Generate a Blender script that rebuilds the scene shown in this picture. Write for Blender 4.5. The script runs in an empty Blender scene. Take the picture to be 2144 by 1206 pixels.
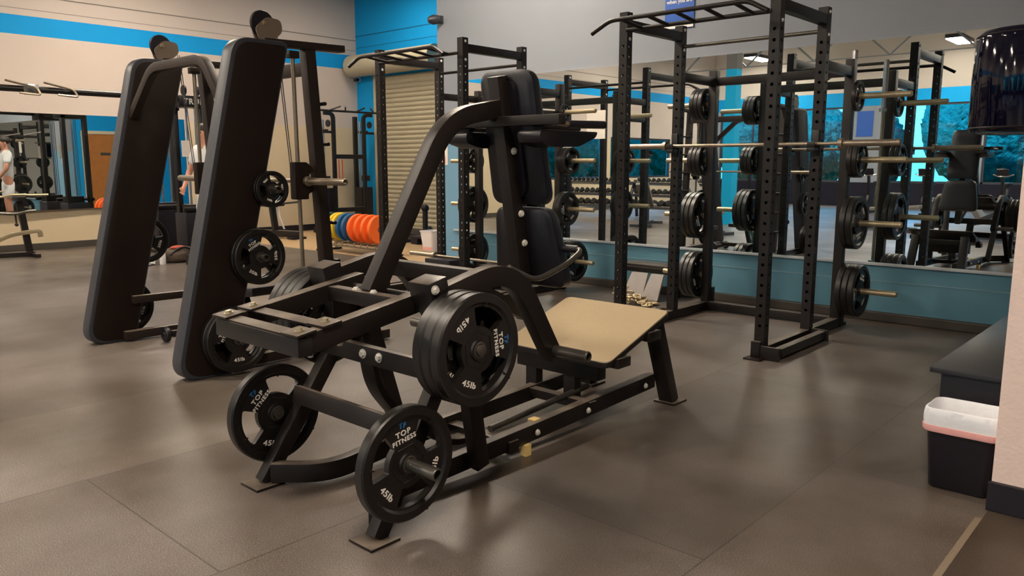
import bpy, bmesh, math, random
from mathutils import Vector, Matrix
R = math.radians
PI = math.pi
random.seed(4)
S = bpy.context.scene
COL = S.collection
H = 1.42

# ------------------------------------------------------------------ materials
MATS = {}
def mat(name, col, rough=0.5, metal=0.0, spec=0.5, noise=0.0, nscale=40, bump=0.0, bscale=200, coat=0.0, rnoise=0.0, dust_and_sheen=0.0):
    m = bpy.data.materials.new(name); m.use_nodes = True
    nt = m.node_tree; b = nt.nodes['Principled BSDF']
    c = (col[0], col[1], col[2], 1)
    b.inputs['Base Color'].default_value = c
    b.inputs['Roughness'].default_value = rough
    b.inputs['Metallic'].default_value = metal
    b.inputs['Specular IOR Level'].default_value = spec
    b.inputs['Coat Weight'].default_value = coat
    tc = nt.nodes.new('ShaderNodeTexCoord')
    n = nt.nodes.new('ShaderNodeTexNoise'); n.inputs['Scale'].default_value = nscale; n.inputs['Detail'].default_value = 4
    nt.links.new(tc.outputs['Object'], n.inputs['Vector'])
    mr = nt.nodes.new('ShaderNodeMapRange')
    mr.inputs['To Min'].default_value = 1 - noise; mr.inputs['To Max'].default_value = 1 + noise
    nt.links.new(n.outputs['Fac'], mr.inputs['Value'])
    mx = nt.nodes.new('ShaderNodeMix'); mx.data_type = 'RGBA'; mx.blend_type = 'MULTIPLY'
    mx.inputs[0].default_value = 1.0
    mx.inputs[6].default_value = c
    nt.links.new(mr.outputs['Result'], mx.inputs[7])
    out = mx.outputs[2]
    if dust_and_sheen:      # light sheen painted tan on top faces, patchy and dusty
        ge = nt.nodes.new('ShaderNodeNewGeometry'); sx = nt.nodes.new('ShaderNodeSeparateXYZ'); nt.links.new(ge.outputs['True Normal'], sx.inputs[0])
        m1 = nt.nodes.new('ShaderNodeMapRange'); m1.inputs['From Min'].default_value = 0.8; m1.inputs['From Max'].default_value = 0.97
        nt.links.new(sx.outputs[2], m1.inputs['Value'])
        n3 = nt.nodes.new('ShaderNodeTexNoise'); n3.inputs['Scale'].default_value = 9; n3.inputs['Detail'].default_value = 5
        nt.links.new(ge.outputs['Position'], n3.inputs['Vector'])
        m2 = nt.nodes.new('ShaderNodeMath'); m2.operation = 'MULTIPLY'; nt.links.new(m1.outputs['Result'], m2.inputs[0]); nt.links.new(n3.outputs['Fac'], m2.inputs[1])
        m3 = nt.nodes.new('ShaderNodeMath'); m3.operation = 'MULTIPLY'; m3.inputs[1].default_value = dust_and_sheen * 2; nt.links.new(m2.outputs[0], m3.inputs[0])
        m4 = nt.nodes.new('ShaderNodeMix'); m4.data_type = 'RGBA'; nt.links.new(m3.outputs[0], m4.inputs[0]); nt.links.new(out, m4.inputs[6])
        m4.inputs[7].default_value = (0.42, 0.34, 0.27, 1); out = m4.outputs[2]
    nt.links.new(out, b.inputs['Base Color'])
    if rnoise:
        mr2 = nt.nodes.new('ShaderNodeMapRange')
        mr2.inputs['To Min'].default_value = max(0, rough - rnoise); mr2.inputs['To Max'].default_value = rough + rnoise
        nt.links.new(n.outputs['Fac'], mr2.inputs['Value']); nt.links.new(mr2.outputs['Result'], b.inputs['Roughness'])
    if bump:
        n2 = nt.nodes.new('ShaderNodeTexNoise'); n2.inputs['Scale'].default_value = bscale; n2.inputs['Detail'].default_value = 3
        nt.links.new(tc.outputs['Object'], n2.inputs['Vector'])
        bp = nt.nodes.new('ShaderNodeBump'); bp.inputs['Strength'].default_value = bump; bp.inputs['Distance'].default_value = 0.004
        nt.links.new(n2.outputs['Fac'], bp.inputs['Height']); nt.links.new(bp.outputs['Normal'], b.inputs['Normal'])
    MATS[name] = m
    return m

def emis(name, col, st):
    m = bpy.data.materials.new(name); m.use_nodes = True
    nt = m.node_tree; nt.nodes.clear()
    e = nt.nodes.new('ShaderNodeEmission'); o = nt.nodes.new('ShaderNodeOutputMaterial')
    e.inputs['Color'].default_value = (*col, 1); e.inputs['Strength'].default_value = st
    nt.links.new(e.outputs[0], o.inputs['Surface'])
    return m

BLK = mat('black_powdercoat', (0.0125, 0.0092, 0.0080), 0.38, spec=0.32, noise=0.25, bump=0.2, bscale=420, dust_and_sheen=0.27)
BLK2 = mat('black_powdercoat_gloss', (0.009, 0.0078, 0.0078), 0.32, spec=0.42, noise=0.2, bump=0.15, bscale=380, dust_and_sheen=0.22)
BRN = mat('brown_black_cover', (0.0150, 0.0088, 0.0064), 0.5, spec=0.2, noise=0.25, nscale=6, bump=0.15, bscale=500)
EDGE = mat('slate_trim', (0.034, 0.037, 0.047), 0.42, spec=0.45, noise=0.1)
RUB = mat('rubber_plate', (0.0070, 0.0058, 0.0052), 0.38, spec=0.5, noise=0.2, bump=0.1, bscale=300)
VINYL = mat('black_vinyl', (0.0055, 0.0045, 0.008), 0.38, spec=0.5, noise=0.15, bump=0.25, bscale=260)
VINYLG = mat('grey_vinyl', (0.17, 0.155, 0.14), 0.5, noise=0.1, bump=0.2, bscale=260)
STEEL = mat('worn_steel', (0.36, 0.30, 0.23), 0.38, metal=0.9, noise=0.25, nscale=60)
BRASS = mat('tan_zinc_steel', (0.50, 0.42, 0.27), 0.36, metal=0.75, noise=0.15, nscale=50)
CHROME = mat('chrome', (0.6, 0.6, 0.6), 0.15, metal=1.0, noise=0.05)
DSTEEL = mat('dark_steel', (0.13, 0.12, 0.105), 0.35, metal=0.8, noise=0.2)
WHITE = mat('white_lettering', (0.8, 0.76, 0.7), 0.5, noise=0.1)
LOGO = mat('blue_logo', (0.02, 0.16, 0.42), 0.5, noise=0.1)
WPAINT = mat('white_plastic', (0.75, 0.74, 0.74), 0.4, noise=0.04)
PINK = mat('pink_plastic', (0.82, 0.42, 0.40), 0.45, noise=0.1)
FOAM = mat('tan_foam', (0.72, 0.52, 0.20), 0.7, noise=0.1)
BOLTM = mat('zinc_bolt', (0.66, 0.64, 0.58), 0.32, metal=0.15, noise=0.1)
YEL = mat('yellow_rubber', (0.72, 0.47, 0.02), 0.5, noise=0.1)
BLU = mat('blue_rubber', (0.015, 0.10, 0.24), 0.5, noise=0.1)
ORG = mat('orange_rubber', (0.95, 0.16, 0.02), 0.5, noise=0.06)
GRN = mat('green_rubber', (0.01, 0.06, 0.035), 0.5, noise=0.1)
GRIP = mat('sand_grip_surface', (0.56, 0.44, 0.28), 0.85, spec=0.2, noise=0.22, nscale=220, bump=0.8, bscale=700)
GREYB = mat('grey_board', (0.36, 0.33, 0.31), 0.6, noise=0.12, nscale=12)
GOLDC = mat('galvanised_chain', (0.55, 0.44, 0.28), 0.4, metal=0.7, noise=0.25, nscale=70)
SKIN = mat('skin', (0.55, 0.26, 0.17), 0.5, noise=0.08, nscale=20)
SHIRT = mat('white_cotton', (0.74, 0.74, 0.74), 0.85, noise=0.05, bump=0.2, bscale=60)
SHIRTG = mat('grey_cotton', (0.42, 0.42, 0.42), 0.85, noise=0.05)
HAIR = mat('dark_hair', (0.03, 0.022, 0.018), 0.6, noise=0.3)
BAGM = mat('brown_bag', (0.10, 0.07, 0.05), 0.75, noise=0.5, nscale=14, bump=0.6, bscale=40)
RED = mat('red_fabric', (0.42, 0.06, 0.03), 0.7, noise=0.2)
PAPER = mat('paper', (0.80, 0.74, 0.66), 0.7, noise=0.03)
SIGNB = mat('sign_blue', (0.02, 0.10, 0.42), 0.45, noise=0.08, nscale=5)
LINER = mat('bin_liner', (0.74, 0.76, 0.80), 0.35, noise=0.08, nscale=18, bump=0.5, bscale=30)
GLOSSB = mat('gloss_black_vinyl', (0.002, 0.002, 0.010), 0.06, spec=0.42, noise=0.1)
WOOD = mat('door_wood', (0.42, 0.16, 0.035), 0.45, noise=0.25, nscale=5)
CREAM = mat('cream_trim', (0.62, 0.54, 0.38), 0.5, noise=0.05)
BLKPLA = mat('black_plastic', (0.007, 0.005, 0.010), 0.45, noise=0.15)
COUNT = mat('black_laminate', (0.022, 0.023, 0.027), 0.30, noise=0.2, nscale=9)
LEAF = mat('leaves', (0.035, 0.27, 0.20), 0.7, noise=0.8, nscale=7, bump=1.0, bscale=5)
GRASS = mat('lawn', (0.07, 0.16, 0.05), 0.9, noise=0.5, nscale=2)
TRUSS = mat('grey_truss_paint', (0.30, 0.32, 0.33), 0.5, noise=0.05)
TANM = mat('tan_floor', (0.50, 0.33, 0.17), 0.42, noise=0.18, nscale=2.5)
BASEM = mat('dark_cove_base', (0.05, 0.042, 0.034), 0.5, noise=0.25, nscale=4)
SHUT = mat('beige_shutter', (0.42, 0.375, 0.265), 0.5, noise=0.08, nscale=3)
BLUEP = mat('bright_blue_paint', (0.0, 0.30, 0.66), 0.6, noise=0.03)
COLW = mat('pinkish_white_paint', (0.72, 0.575, 0.525), 0.75, noise=0.06, nscale=30, bump=0.5, bscale=60)
CEILM = mat('off_white_ceiling', (0.66, 0.60, 0.54), 0.8, noise=0.04, nscale=3)
LAMPD = emis('lamp_diffuser_dim', (1.0, 0.86, 0.70), 22.0)
LAMP = emis('lamp_diffuser', (1.0, 0.86, 0.70), 70.0)

def wall_mat(name, bands, default, rough=0.75, axis=2, extra=None):
    """flat paint bands by height: bands = [(z_limit, colour)] from the bottom up"""
    m = bpy.data.materials.new(name); m.use_nodes = True
    nt = m.node_tree; b = nt.nodes['Principled BSDF']
    b.inputs['Roughness'].default_value = rough; b.inputs['Specular IOR Level'].default_value = 0.3
    geo = nt.nodes.new('ShaderNodeNewGeometry'); sp = nt.nodes.new('ShaderNodeSeparateXYZ')
    nt.links.new(geo.outputs['Position'], sp.inputs[0])
    prev = None
    def rgb(c):
        n = nt.nodes.new('ShaderNodeRGB'); n.outputs[0].default_value = (*c, 1); return n.outputs[0]
    cur = rgb(default)
    for z, c in reversed(bands):
        lt = nt.nodes.new('ShaderNodeMath'); lt.operation = 'LESS_THAN'; lt.inputs[1].default_value = z
        nt.links.new(sp.outputs[axis], lt.inputs[0])
        mx = nt.nodes.new('ShaderNodeMix'); mx.data_type = 'RGBA'
        nt.links.new(lt.outputs[0], mx.inputs[0]); nt.links.new(cur, mx.inputs[6]); nt.links.new(rgb(c), mx.inputs[7])
        cur = mx.outputs[2]
    if extra:   # (axis, limit, zlimit, colour): position < limit on axis and z < zlimit
        ax, lim, zl, c = extra
        l1 = nt.nodes.new('ShaderNodeMath'); l1.operation = 'LESS_THAN'; l1.inputs[1].default_value = lim
        l2 = nt.nodes.new('ShaderNodeMath'); l2.operation = 'LESS_THAN'; l2.inputs[1].default_value = zl
        nt.links.new(sp.outputs[ax], l1.inputs[0]); nt.links.new(sp.outputs[2], l2.inputs[0])
        mu = nt.nodes.new('ShaderNodeMath'); mu.operation = 'MULTIPLY'
        nt.links.new(l1.outputs[0], mu.inputs[0]); nt.links.new(l2.outputs[0], mu.inputs[1])
        mx = nt.nodes.new('ShaderNodeMix'); mx.data_type = 'RGBA'
        nt.links.new(mu.outputs[0], mx.inputs[0]); nt.links.new(cur, mx.inputs[6]); nt.links.new(rgb(c), mx.inputs[7])
        cur = mx.outputs[2]
    n = nt.nodes.new('ShaderNodeTexNoise'); n.inputs['Scale'].default_value = 1.3; n.inputs['Detail'].default_value = 5
    nt.links.new(geo.outputs['Position'], n.inputs['Vector'])
    mr = nt.nodes.new('ShaderNodeMapRange'); mr.inputs['To Min'].default_value = 0.94; mr.inputs['To Max'].default_value = 1.06
    nt.links.new(n.outputs['Fac'], mr.inputs['Value'])
    mu = nt.nodes.new('ShaderNodeMix'); mu.data_type = 'RGBA'; mu.blend_type = 'MULTIPLY'; mu.inputs[0].default_value = 1
    nt.links.new(cur, mu.inputs[6]); nt.links.new(mr.outputs['Result'], mu.inputs[7])
    nt.links.new(mu.outputs[2], b.inputs['Base Color'])
    n2 = nt.nodes.new('ShaderNodeTexNoise'); n2.inputs['Scale'].default_value = 70; n2.inputs['Detail'].default_value = 2
    nt.links.new(geo.outputs['Position'], n2.inputs['Vector'])
    bp = nt.nodes.new('ShaderNodeBump'); bp.inputs['Strength'].default_value = 0.25; bp.inputs['Distance'].default_value = 0.005
    nt.links.new(n2.outputs['Fac'], bp.inputs['Height']); nt.links.new(bp.outputs['Normal'], b.inputs['Normal'])
    return m

def floor_mat():
    m = bpy.data.materials.new('rubber_floor'); m.use_nodes = True
    nt = m.node_tree; b = nt.nodes['Principled BSDF']; L = nt.links.new
    geo = nt.nodes.new('ShaderNodeNewGeometry'); pos = geo.outputs['Position']
    def noise(sc, det=4, ro=0.5):
        n = nt.nodes.new('ShaderNodeTexNoise'); n.inputs['Scale'].default_value = sc; n.inputs['Detail'].default_value = det
        n.inputs['Roughness'].default_value = ro
        L(pos, n.inputs['Vector']); return n.outputs['Fac']
    def ramp(fac, stops):
        r = nt.nodes.new('ShaderNodeValToRGB'); e = r.color_ramp.elements
        while len(e) < len(stops): e.new(0.5)
        for i, (p, c) in enumerate(stops):
            e[i].position = p; e[i].color = (*c, 1)
        L(fac, r.inputs[0]); return r.outputs[0]
    def mixc(a, bb, mode='MULTIPLY', f=1.0):
        x = nt.nodes.new('ShaderNodeMix'); x.data_type = 'RGBA'; x.blend_type = mode
        if isinstance(f, float): x.inputs[0].default_value = f
        else: L(f, x.inputs[0])
        L(a, x.inputs[6]); L(bb, x.inputs[7]); return x.outputs[2]
    dust_and_sheen = noise(0.55, 6, 0.6)
    base = ramp(dust_and_sheen, [(0.28, (0.044, 0.032, 0.022)), (0.44, (0.083, 0.065, 0.050)), (0.60, (0.145, 0.123, 0.108)), (0.75, (0.195, 0.174, 0.164))])
    speck = ramp(noise(230, 3), [(0.33, (0.55, 0.54, 0.54)), (0.56, (1.08, 1.08, 1.08)), (0.70, (2.4, 2.35, 2.35))])
    c = mixc(base, speck)
    # tile seams, rolls 1.22 wide running towards the mirror wall
    br = nt.nodes.new('ShaderNodeTexBrick')
    mp = nt.nodes.new('ShaderNodeMapping'); mp.inputs['Rotation'].default_value = (0, 0, R(90)); mp.inputs['Location'].default_value = (0, 1.27, 0)
    L(pos, mp.inputs['Vector']); L(mp.outputs[0], br.inputs['Vector'])
    br.inputs['Scale'].default_value = 1.0; br.inputs['Brick Width'].default_value = 2.44; br.inputs['Row Height'].default_value = 1.22
    br.inputs['Mortar Size'].default_value = 0.004; br.inputs['Mortar Smooth'].default_value = 0.3; br.inputs['Bias'].default_value = 0
    br.inputs['Color1'].default_value = (0.82, 0.81, 0.80, 1); br.inputs['Color2'].default_value = (1.18, 1.19, 1.22, 1); br.inputs['Mortar'].default_value = (0.5, 0.5, 0.5, 1)
    c = mixc(c, br.outputs['Color'])
    # one paler mat roll on the cable-machine side, bare dark concrete beside the wall end
    sp = nt.nodes.new('ShaderNodeSeparateXYZ'); L(pos, sp.inputs[0])
    def inside(x0, x1, y1):
        fs = []
        for ax, op, v in ((0, 'GREATER_THAN', x0), (0, 'LESS_THAN', x1), (1, 'LESS_THAN', y1)):
            n = nt.nodes.new('ShaderNodeMath'); n.operation = op; n.inputs[1].default_value = v; L(sp.outputs[ax], n.inputs[0]); fs.append(n.outputs[0])
        a = fs[0]
        for f in fs[1:]:
            n = nt.nodes.new('ShaderNodeMath'); n.operation = 'MULTIPLY'; L(a, n.inputs[0]); L(f, n.inputs[1]); a = n.outputs[0]
        return a
    def rgb(v):
        n = nt.nodes.new('ShaderNodeRGB'); n.outputs[0].default_value = (*v, 1); return n.outputs[0]
    c = mixc(c, mixc(c, rgb((1.30, 1.34, 1.36))), 'MIX', inside(-4.93, -3.71, 2.55))
    c = mixc(c, mixc(c, rgb((0.50, 0.44, 0.36))), 'MIX', inside(-.60, 3.0, 3.6))
    c = mixc(c, rgb((0.20, 0.155, 0.11)), 'MIX', inside(-.625, -.60, 3.5))
    L(c, b.inputs['Base Color'])
    rr = nt.nodes.new('ShaderNodeMapRange'); rr.inputs['To Min'].default_value = 0.22; rr.inputs['To Max'].default_value = 0.46
    L(noise(1.6, 5), rr.inputs['Value']); L(rr.outputs['Result'], b.inputs['Roughness'])
    b.inputs['Specular IOR Level'].default_value = 0.5
    bp = nt.nodes.new('ShaderNodeBump'); bp.inputs['Strength'].default_value = 0.22; bp.inputs['Distance'].default_value = 0.002
    L(noise(420, 2), bp.inputs['Height']); L(bp.outputs['Normal'], b.inputs['Normal'])
    return m
FLOORM = floor_mat()

def mirror_mat():
    m = bpy.data.materials.new('mirror_glass'); m.use_nodes = True
    b = m.node_tree.nodes['Principled BSDF']
    b.inputs['Base Color'].default_value = (0.80, 0.86, 0.86, 1); b.inputs['Metallic'].default_value = 1.0; b.inputs['Roughness'].default_value = 0.0
    return m
MIRR = mirror_mat()

def glass_mat():
    m = bpy.data.materials.new('tinted_window_film'); m.use_nodes = True
    nt = m.node_tree; nt.nodes.clear()
    o = nt.nodes.new('ShaderNodeOutputMaterial'); mx = nt.nodes.new('ShaderNodeMixShader')
    t = nt.nodes.new('ShaderNodeBsdfTransparent'); t.inputs['Color'].default_value = (0.20, 0.54, 0.76, 1)
    g = nt.nodes.new('ShaderNodeBsdfGlossy'); g.inputs['Roughness'].default_value = 0.02
    mx.inputs[0].default_value = 0.06
    nt.links.new(t.outputs[0], mx.inputs[1]); nt.links.new(g.outputs[0], mx.inputs[2]); nt.links.new(mx.outputs[0], o.inputs['Surface'])
    return m
GLASS = glass_mat()

# ------------------------------------------------------------------ mesh helpers
class MB:
    def __init__(s): s.v = []; s.f = []
    def add(s, vs, fs):
        b = len(s.v); s.v += [Vector(v) for v in vs]; s.f += [tuple(b + i for i in f) for f in fs]; return s
    def box(s, c, d, rot=None):
        c = Vector(c); hx, hy, hz = d[0] / 2, d[1] / 2, d[2] / 2
        vs = [Vector((x, y, z)) for z in (-hz, hz) for y in (-hy, hy) for x in (-hx, hx)]
        if rot is not None: vs = [rot @ v for v in vs]
        return s.add([c + v for v in vs], [(0, 2, 3, 1), (4, 5, 7, 6), (0, 1, 5, 4), (2, 6, 7, 3), (0, 4, 6, 2), (1, 3, 7, 5)])
    def bx(s, x0, x1, y0, y1, z0, z1):
        return s.box(((x0 + x1) / 2, (y0 + y1) / 2, (z0 + z1) / 2), (x1 - x0, y1 - y0, z1 - z0))
    def beam(s, p0, p1, w, h, up=(0, 0, 1)):
        p0, p1 = Vector(p0), Vector(p1); d = (p1 - p0).normalized(); up = Vector(up)
        if abs(d.dot(up)) > 0.98: up = Vector((0, 1, 0))
        sd = d.cross(up).normalized(); u = sd.cross(d)
        vs = []
        for p in (p0, p1):
            for a, b in ((-1, -1), (1, -1), (1, 1), (-1, 1)): vs.append(p + sd * a * w / 2 + u * b * h / 2)
        return s.add(vs, [(0, 1, 2, 3)[::-1], (4, 5, 6, 7), (0, 1, 5, 4), (1, 2, 6, 5), (2, 3, 7, 6), (3, 0, 4, 7)])
    def sweep(s, pts, w, h, side):
        """rectangular bar along a polyline lying in the plane across `side`; w along side, h in the plane"""
        pts = [Vector(p) for p in pts]; side = Vector(side).normalized(); n = len(pts); vs = []; fs = []
        for i, p in enumerate(pts):
            d0 = (pts[i] - pts[i - 1]).normalized() if i else (pts[1] - pts[0]).normalized()
            d1 = (pts[i + 1] - pts[i]).normalized() if i < n - 1 else d0
            t = (d0 + d1).normalized(); nn = side.cross(t).normalized(); k = 1 / max(0.4, t.dot(d1))
            for a, b in ((-1, -1), (1, -1), (1, 1), (-1, 1)): vs.append(p + side * a * w / 2 + nn * b * h / 2 * k)
        for i in range(n - 1):
            for j in range(4):
                a = i * 4 + j; b = i * 4 + (j + 1) % 4; fs.append((a, b, b + 4, a + 4))
        fs += [(3, 2, 1, 0), tuple(4 * (n - 1) + j for j in range(4))]
        return s.add(vs, fs)
    def tube(s, pts, r, n=12, caps=True, closed=False):
        pts = [Vector(p) for p in pts]; m = len(pts); vs = []; fs = []
        u = None
        for i, p in enumerate(pts):
            if closed: t = (pts[(i + 1) % m] - pts[i - 1]).normalized()
            else:
                t = ((pts[min(i + 1, m - 1)] - p).normalized() if i < m - 1 else Vector()) + ((p - pts[i - 1]).normalized() if i else Vector())
                t.normalize()
            if u is None:
                u = t.orthogonal().normalized()
            else:
                u = (u - t * u.dot(t)).normalized()
            w = t.cross(u); rr = r[i] if isinstance(r, (list, tuple)) else r
            for k in range(n):
                a = 2 * PI * k / n; vs.append(p + (u * math.cos(a) + w * math.sin(a)) * rr)
        for i in range(m if closed else m - 1):
            for k in range(n):
                a = i * n + k; b = i * n + (k + 1) % n; c = ((i + 1) % m) * n + (k + 1) % n; d = ((i + 1) % m) * n + k
                fs.append((a, b, c, d))
        if caps and not closed:
            fs += [tuple(range(n))[::-1], tuple((m - 1) * n + k for k in range(n))]
        return s.add(vs, fs)
    def cyl(s, p0, p1, r, n=20): return s.tube([p0, p1], r, n)
    def lathe(s, prof, o=(0, 0, 0), axis='z', n=32, closed=False):
        """prof = [(radius, height)]"""
        o = Vector(o); vs = []; fs = []; m = len(prof)
        for r, h in prof:
            for k in range(n):
                a = 2 * PI * k / n; c, q = math.cos(a) * r, math.sin(a) * r
                vs.append(o + Vector({'z': (c, q, h), 'x': (h, c, q), 'y': (q, h, c)}[axis]))
        for i in range(m if closed else m - 1):
            for k in range(n):
                j = (i + 1) % m
                fs.append((i * n + k, i * n + (k + 1) % n, j * n + (k + 1) % n, j * n + k))
        if not closed:
            if prof[0][0] > 1e-6: fs.append(tuple(range(n))[::-1])
            if prof[-1][0] > 1e-6: fs.append(tuple((m - 1) * n + k for k in range(n)))
        return s.add(vs, fs)
    def prism(s, poly, fn, a0, a1):
        """extrude a 2-D outline between offsets a0 and a1; fn(u, v, a) -> point"""
        n = len(poly)
        vs = [fn(u, v, a0) for u, v in poly] + [fn(u, v, a1) for u, v in poly]
        fs = [tuple(range(n))[::-1], tuple(range(n, 2 * n))] + [(i, (i + 1) % n, n + (i + 1) % n, n + i) for i in range(n)]
        return s.add(vs, fs)
    def sphere(s, c, r, n=16, m=10, sc=(1, 1, 1)):
        c = Vector(c); prof = [(math.sin(PI * i / m) * r, -math.cos(PI * i / m) * r) for i in range(m + 1)]
        b = MB().lathe(prof, n=n)
        return s.add([c + Vector((v.x * sc[0], v.y * sc[1], v.z * sc[2])) for v in b.v], b.f)
    def xform(s, M):
        s.v = [M @ v for v in s.v]; return s
    def merge(s, o): return s.add(o.v, o.f)

def fillet(pts, r, n=6):
    pts = [Vector(p) for p in pts]; out = [pts[0]]
    for i in range(1, len(pts) - 1):
        a, b, c = pts[i - 1], pts[i], pts[i + 1]
        d = min(r, (a - b).length * 0.48, (c - b).length * 0.48)
        p0 = b + (a - b).normalized() * d; p1 = b + (c - b).normalized() * d
        for k in range(n + 1):
            t = k / n; out.append(p0 * (1 - t) ** 2 + b * 2 * t * (1 - t) + p1 * t * t)
    out.append(pts[-1]); return out
def round_poly(poly, r, n=6):
    m = len(poly); out = []
    for i in range(m):
        a, b, c = Vector(poly[i - 1]), Vector(poly[i]), Vector(poly[(i + 1) % m])
        rr = r[i] if isinstance(r, (list, tuple)) else r
        d = min(rr, (a - b).length * 0.49, (c - b).length * 0.49)
        p0 = b + (a - b).normalized() * d; p1 = b + (c - b).normalized() * d
        for k in range(n + 1):
            t = k / n; q = p0 * (1 - t) ** 2 + b * 2 * t * (1 - t) + p1 * t * t; out.append((q.x, q.y))
    return out

def mesh_from(mb, name, m, bev=0.0, smooth=35):
    me = bpy.data.meshes.new(name)
    me.from_pydata([tuple(v) for v in mb.v], [], mb.f)
    bm = bmesh.new(); bm.from_mesh(me)
    bmesh.ops.recalc_face_normals(bm, faces=bm.faces)
    if bev:
        es = [e for e in bm.edges if len(e.link_faces) == 2 and e.calc_face_angle(0) > R(40)]
        if es: bmesh.ops.bevel(bm, geom=es, offset=bev, segments=2, profile=0.6, affect='EDGES', clamp_overlap=True)
    bm.to_mesh(me); bm.free()
    me.materials.append(m)
    if smooth:
        me.polygons.foreach_set('use_smooth', [True] * len(me.polygons))
        me.set_sharp_from_angle(angle=R(smooth))
    return me

ORIG = {}
def top_origin(o):
    while o.parent: o = o.parent
    return ORIG.get(o.name, Vector((0, 0, 0)))
def obj(name, mb, m, parent=None, bev=0.0, smooth=35, label=None):
    """one mesh object; mb is in world coordinates unless the parent is a prototype at the origin"""
    if parent is not None:
        o0 = top_origin(parent); mb = MB().add([v - o0 for v in mb.v], mb.f)
    me = mesh_from(mb, name, m, bev, smooth)
    o = bpy.data.objects.new(name, me); COL.objects.link(o)
    if parent is not None: o.parent = parent
    if label: o['label'] = label
    return o
def tag(o, label, cat, group=None):
    o['label'] = label; o['category'] = cat
    if group: o['group'] = group
    return o
def thing(name, label, cat, loc=(0, 0, 0), group=None):
    o = bpy.data.objects.new(name, None); COL.objects.link(o); o.empty_display_size = 0.1
    o.location = loc; ORIG[o.name] = Vector(loc)
    return tag(o, label, cat, group)
def solo(name, mb, m, label, cat, loc=None, group=None, bev=0.0, smooth=35):
    """a thing that is a single mesh, its origin at loc"""
    if loc is not None:
        l = Vector(loc); mb = MB().add([v - l for v in mb.v], mb.f)
    o = bpy.data.objects.new(name, mesh_from(mb, name, m, bev, smooth)); COL.objects.link(o)
    if loc is not None: o.location = loc; ORIG[o.name] = Vector(loc)
    return tag(o, label, cat, group)
def struct(name, mb, m, parent=None, bev=0.0, smooth=0):
    o = obj(name, mb, m, parent, bev, smooth)
    if parent is None: o['kind'] = 'structure'
    return o
def dup(root, loc, label, group=None, rot=None, scale=None):
    r = root.copy(); COL.objects.link(r); r.location = loc; r['label'] = label
    if group: r['group'] = group
    if rot is not None: r.rotation_euler = rot
    if scale is not None: r.scale = scale
    ORIG[r.name] = Vector(loc)
    for ch in list(root.children):
        c = ch.copy(); COL.objects.link(c); c.parent = r
        for g in list(ch.children):
            d = g.copy(); COL.objects.link(d); d.parent = c
    return r
def text_mb(s, size, extrude=0.0012, bold=0.0, align='CENTER', shear=0.0, space=1.0):
    cu = bpy.data.curves.new('t', 'FONT'); cu.body = s; cu.size = size; cu.extrude = extrude; cu.offset = bold
    cu.align_x = align; cu.align_y = 'CENTER'; cu.resolution_u = 3; cu.shear = shear; cu.space_character = space
    o = bpy.data.objects.new('t', cu); COL.objects.link(o)
    dg = bpy.context.evaluated_depsgraph_get(); me = bpy.data.meshes.new_from_object(o.evaluated_get(dg))
    mb = MB().add([v.co.copy() for v in me.vertices], [tuple(p.vertices) for p in me.polygons])
    bpy.data.objects.remove(o); bpy.data.curves.remove(cu); bpy.data.meshes.remove(me)
    return mb
def baked(mb, mods):
    """evaluate a throwaway object with modifiers and hand back its mesh as an MB"""
    me = bpy.data.meshes.new('b'); me.from_pydata([tuple(v) for v in mb.v], [], mb.f)
    bm = bmesh.new(); bm.from_mesh(me); bmesh.ops.recalc_face_normals(bm, faces=bm.faces); bm.to_mesh(me); bm.free()
    o = bpy.data.objects.new('b', me); COL.objects.link(o); extra = []
    for kind, arg in mods:
        md = o.modifiers.new('m', kind)
        if kind == 'BOOLEAN':
            m2 = bpy.data.meshes.new('c'); m2.from_pydata([tuple(v) for v in arg.v], [], arg.f)
            bm = bmesh.new(); bm.from_mesh(m2); bmesh.ops.recalc_face_normals(bm, faces=bm.faces); bm.to_mesh(m2); bm.free()
            c = bpy.data.objects.new('c', m2); COL.objects.link(c); md.object = c; md.operation = 'DIFFERENCE'; md.solver = 'EXACT'; extra.append(c)
        elif kind == 'SUBSURF': md.levels = arg; md.render_levels = arg
    bpy.context.view_layer.update()
    dg = bpy.context.evaluated_depsgraph_get(); m3 = bpy.data.meshes.new_from_object(o.evaluated_get(dg))
    out = MB().add([v.co.copy() for v in m3.vertices], [tuple(p.vertices) for p in m3.polygons])
    for x in [o] + extra: bpy.data.objects.remove(x)
    return out
# ------------------------------------------------------------------ the room
XL, XR, YB, YM, YR, XE, ZC = -14.6, 9.0, -12.4, 7.5, 11.0, -8.15, 5.6
WL = wall_mat('wall_left_paint', [(2.2, (0.56, 0.455, 0.305)), (3.46, (0.515, 0.44, 0.385)), (3.76, (0.0, 0.27, 0.62))], (0.49, 0.43, 0.385))
WM = wall_mat('wall_mirror_paint', [(0.505, (0.105, 0.245, 0.325))], (0.245, 0.265, 0.30), extra=(0, -7.55, 1.72, (0.17, 0.33, 0.46)))
WB = wall_mat('wall_back_paint', [(0.8, (0.008, 0.008, 0.02)), (3.28, (0.25, 0.28, 0.33)), (3.74, (0.0, 0.30, 0.66))], (0.62, 0.56, 0.50))
WBLUE = wall_mat('wall_blue_paint', [], (0.0, 0.30, 0.68))
struct('floor', MB().bx(XL - .2, XR, YB, 7.4, -0.1, 0).bx(XE, XR, 7.4, YM + .1, -0.1, 0), FLOORM)
struct('floor_tan', MB().bx(XL - .2, XE, 7.4, YR + .1, -0.1, -0.004), TANM)
struct('ceiling', MB().bx(XL - .2, XR + .2, YB - .2, YR + .2, ZC, ZC + .1), CEILM)
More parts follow.
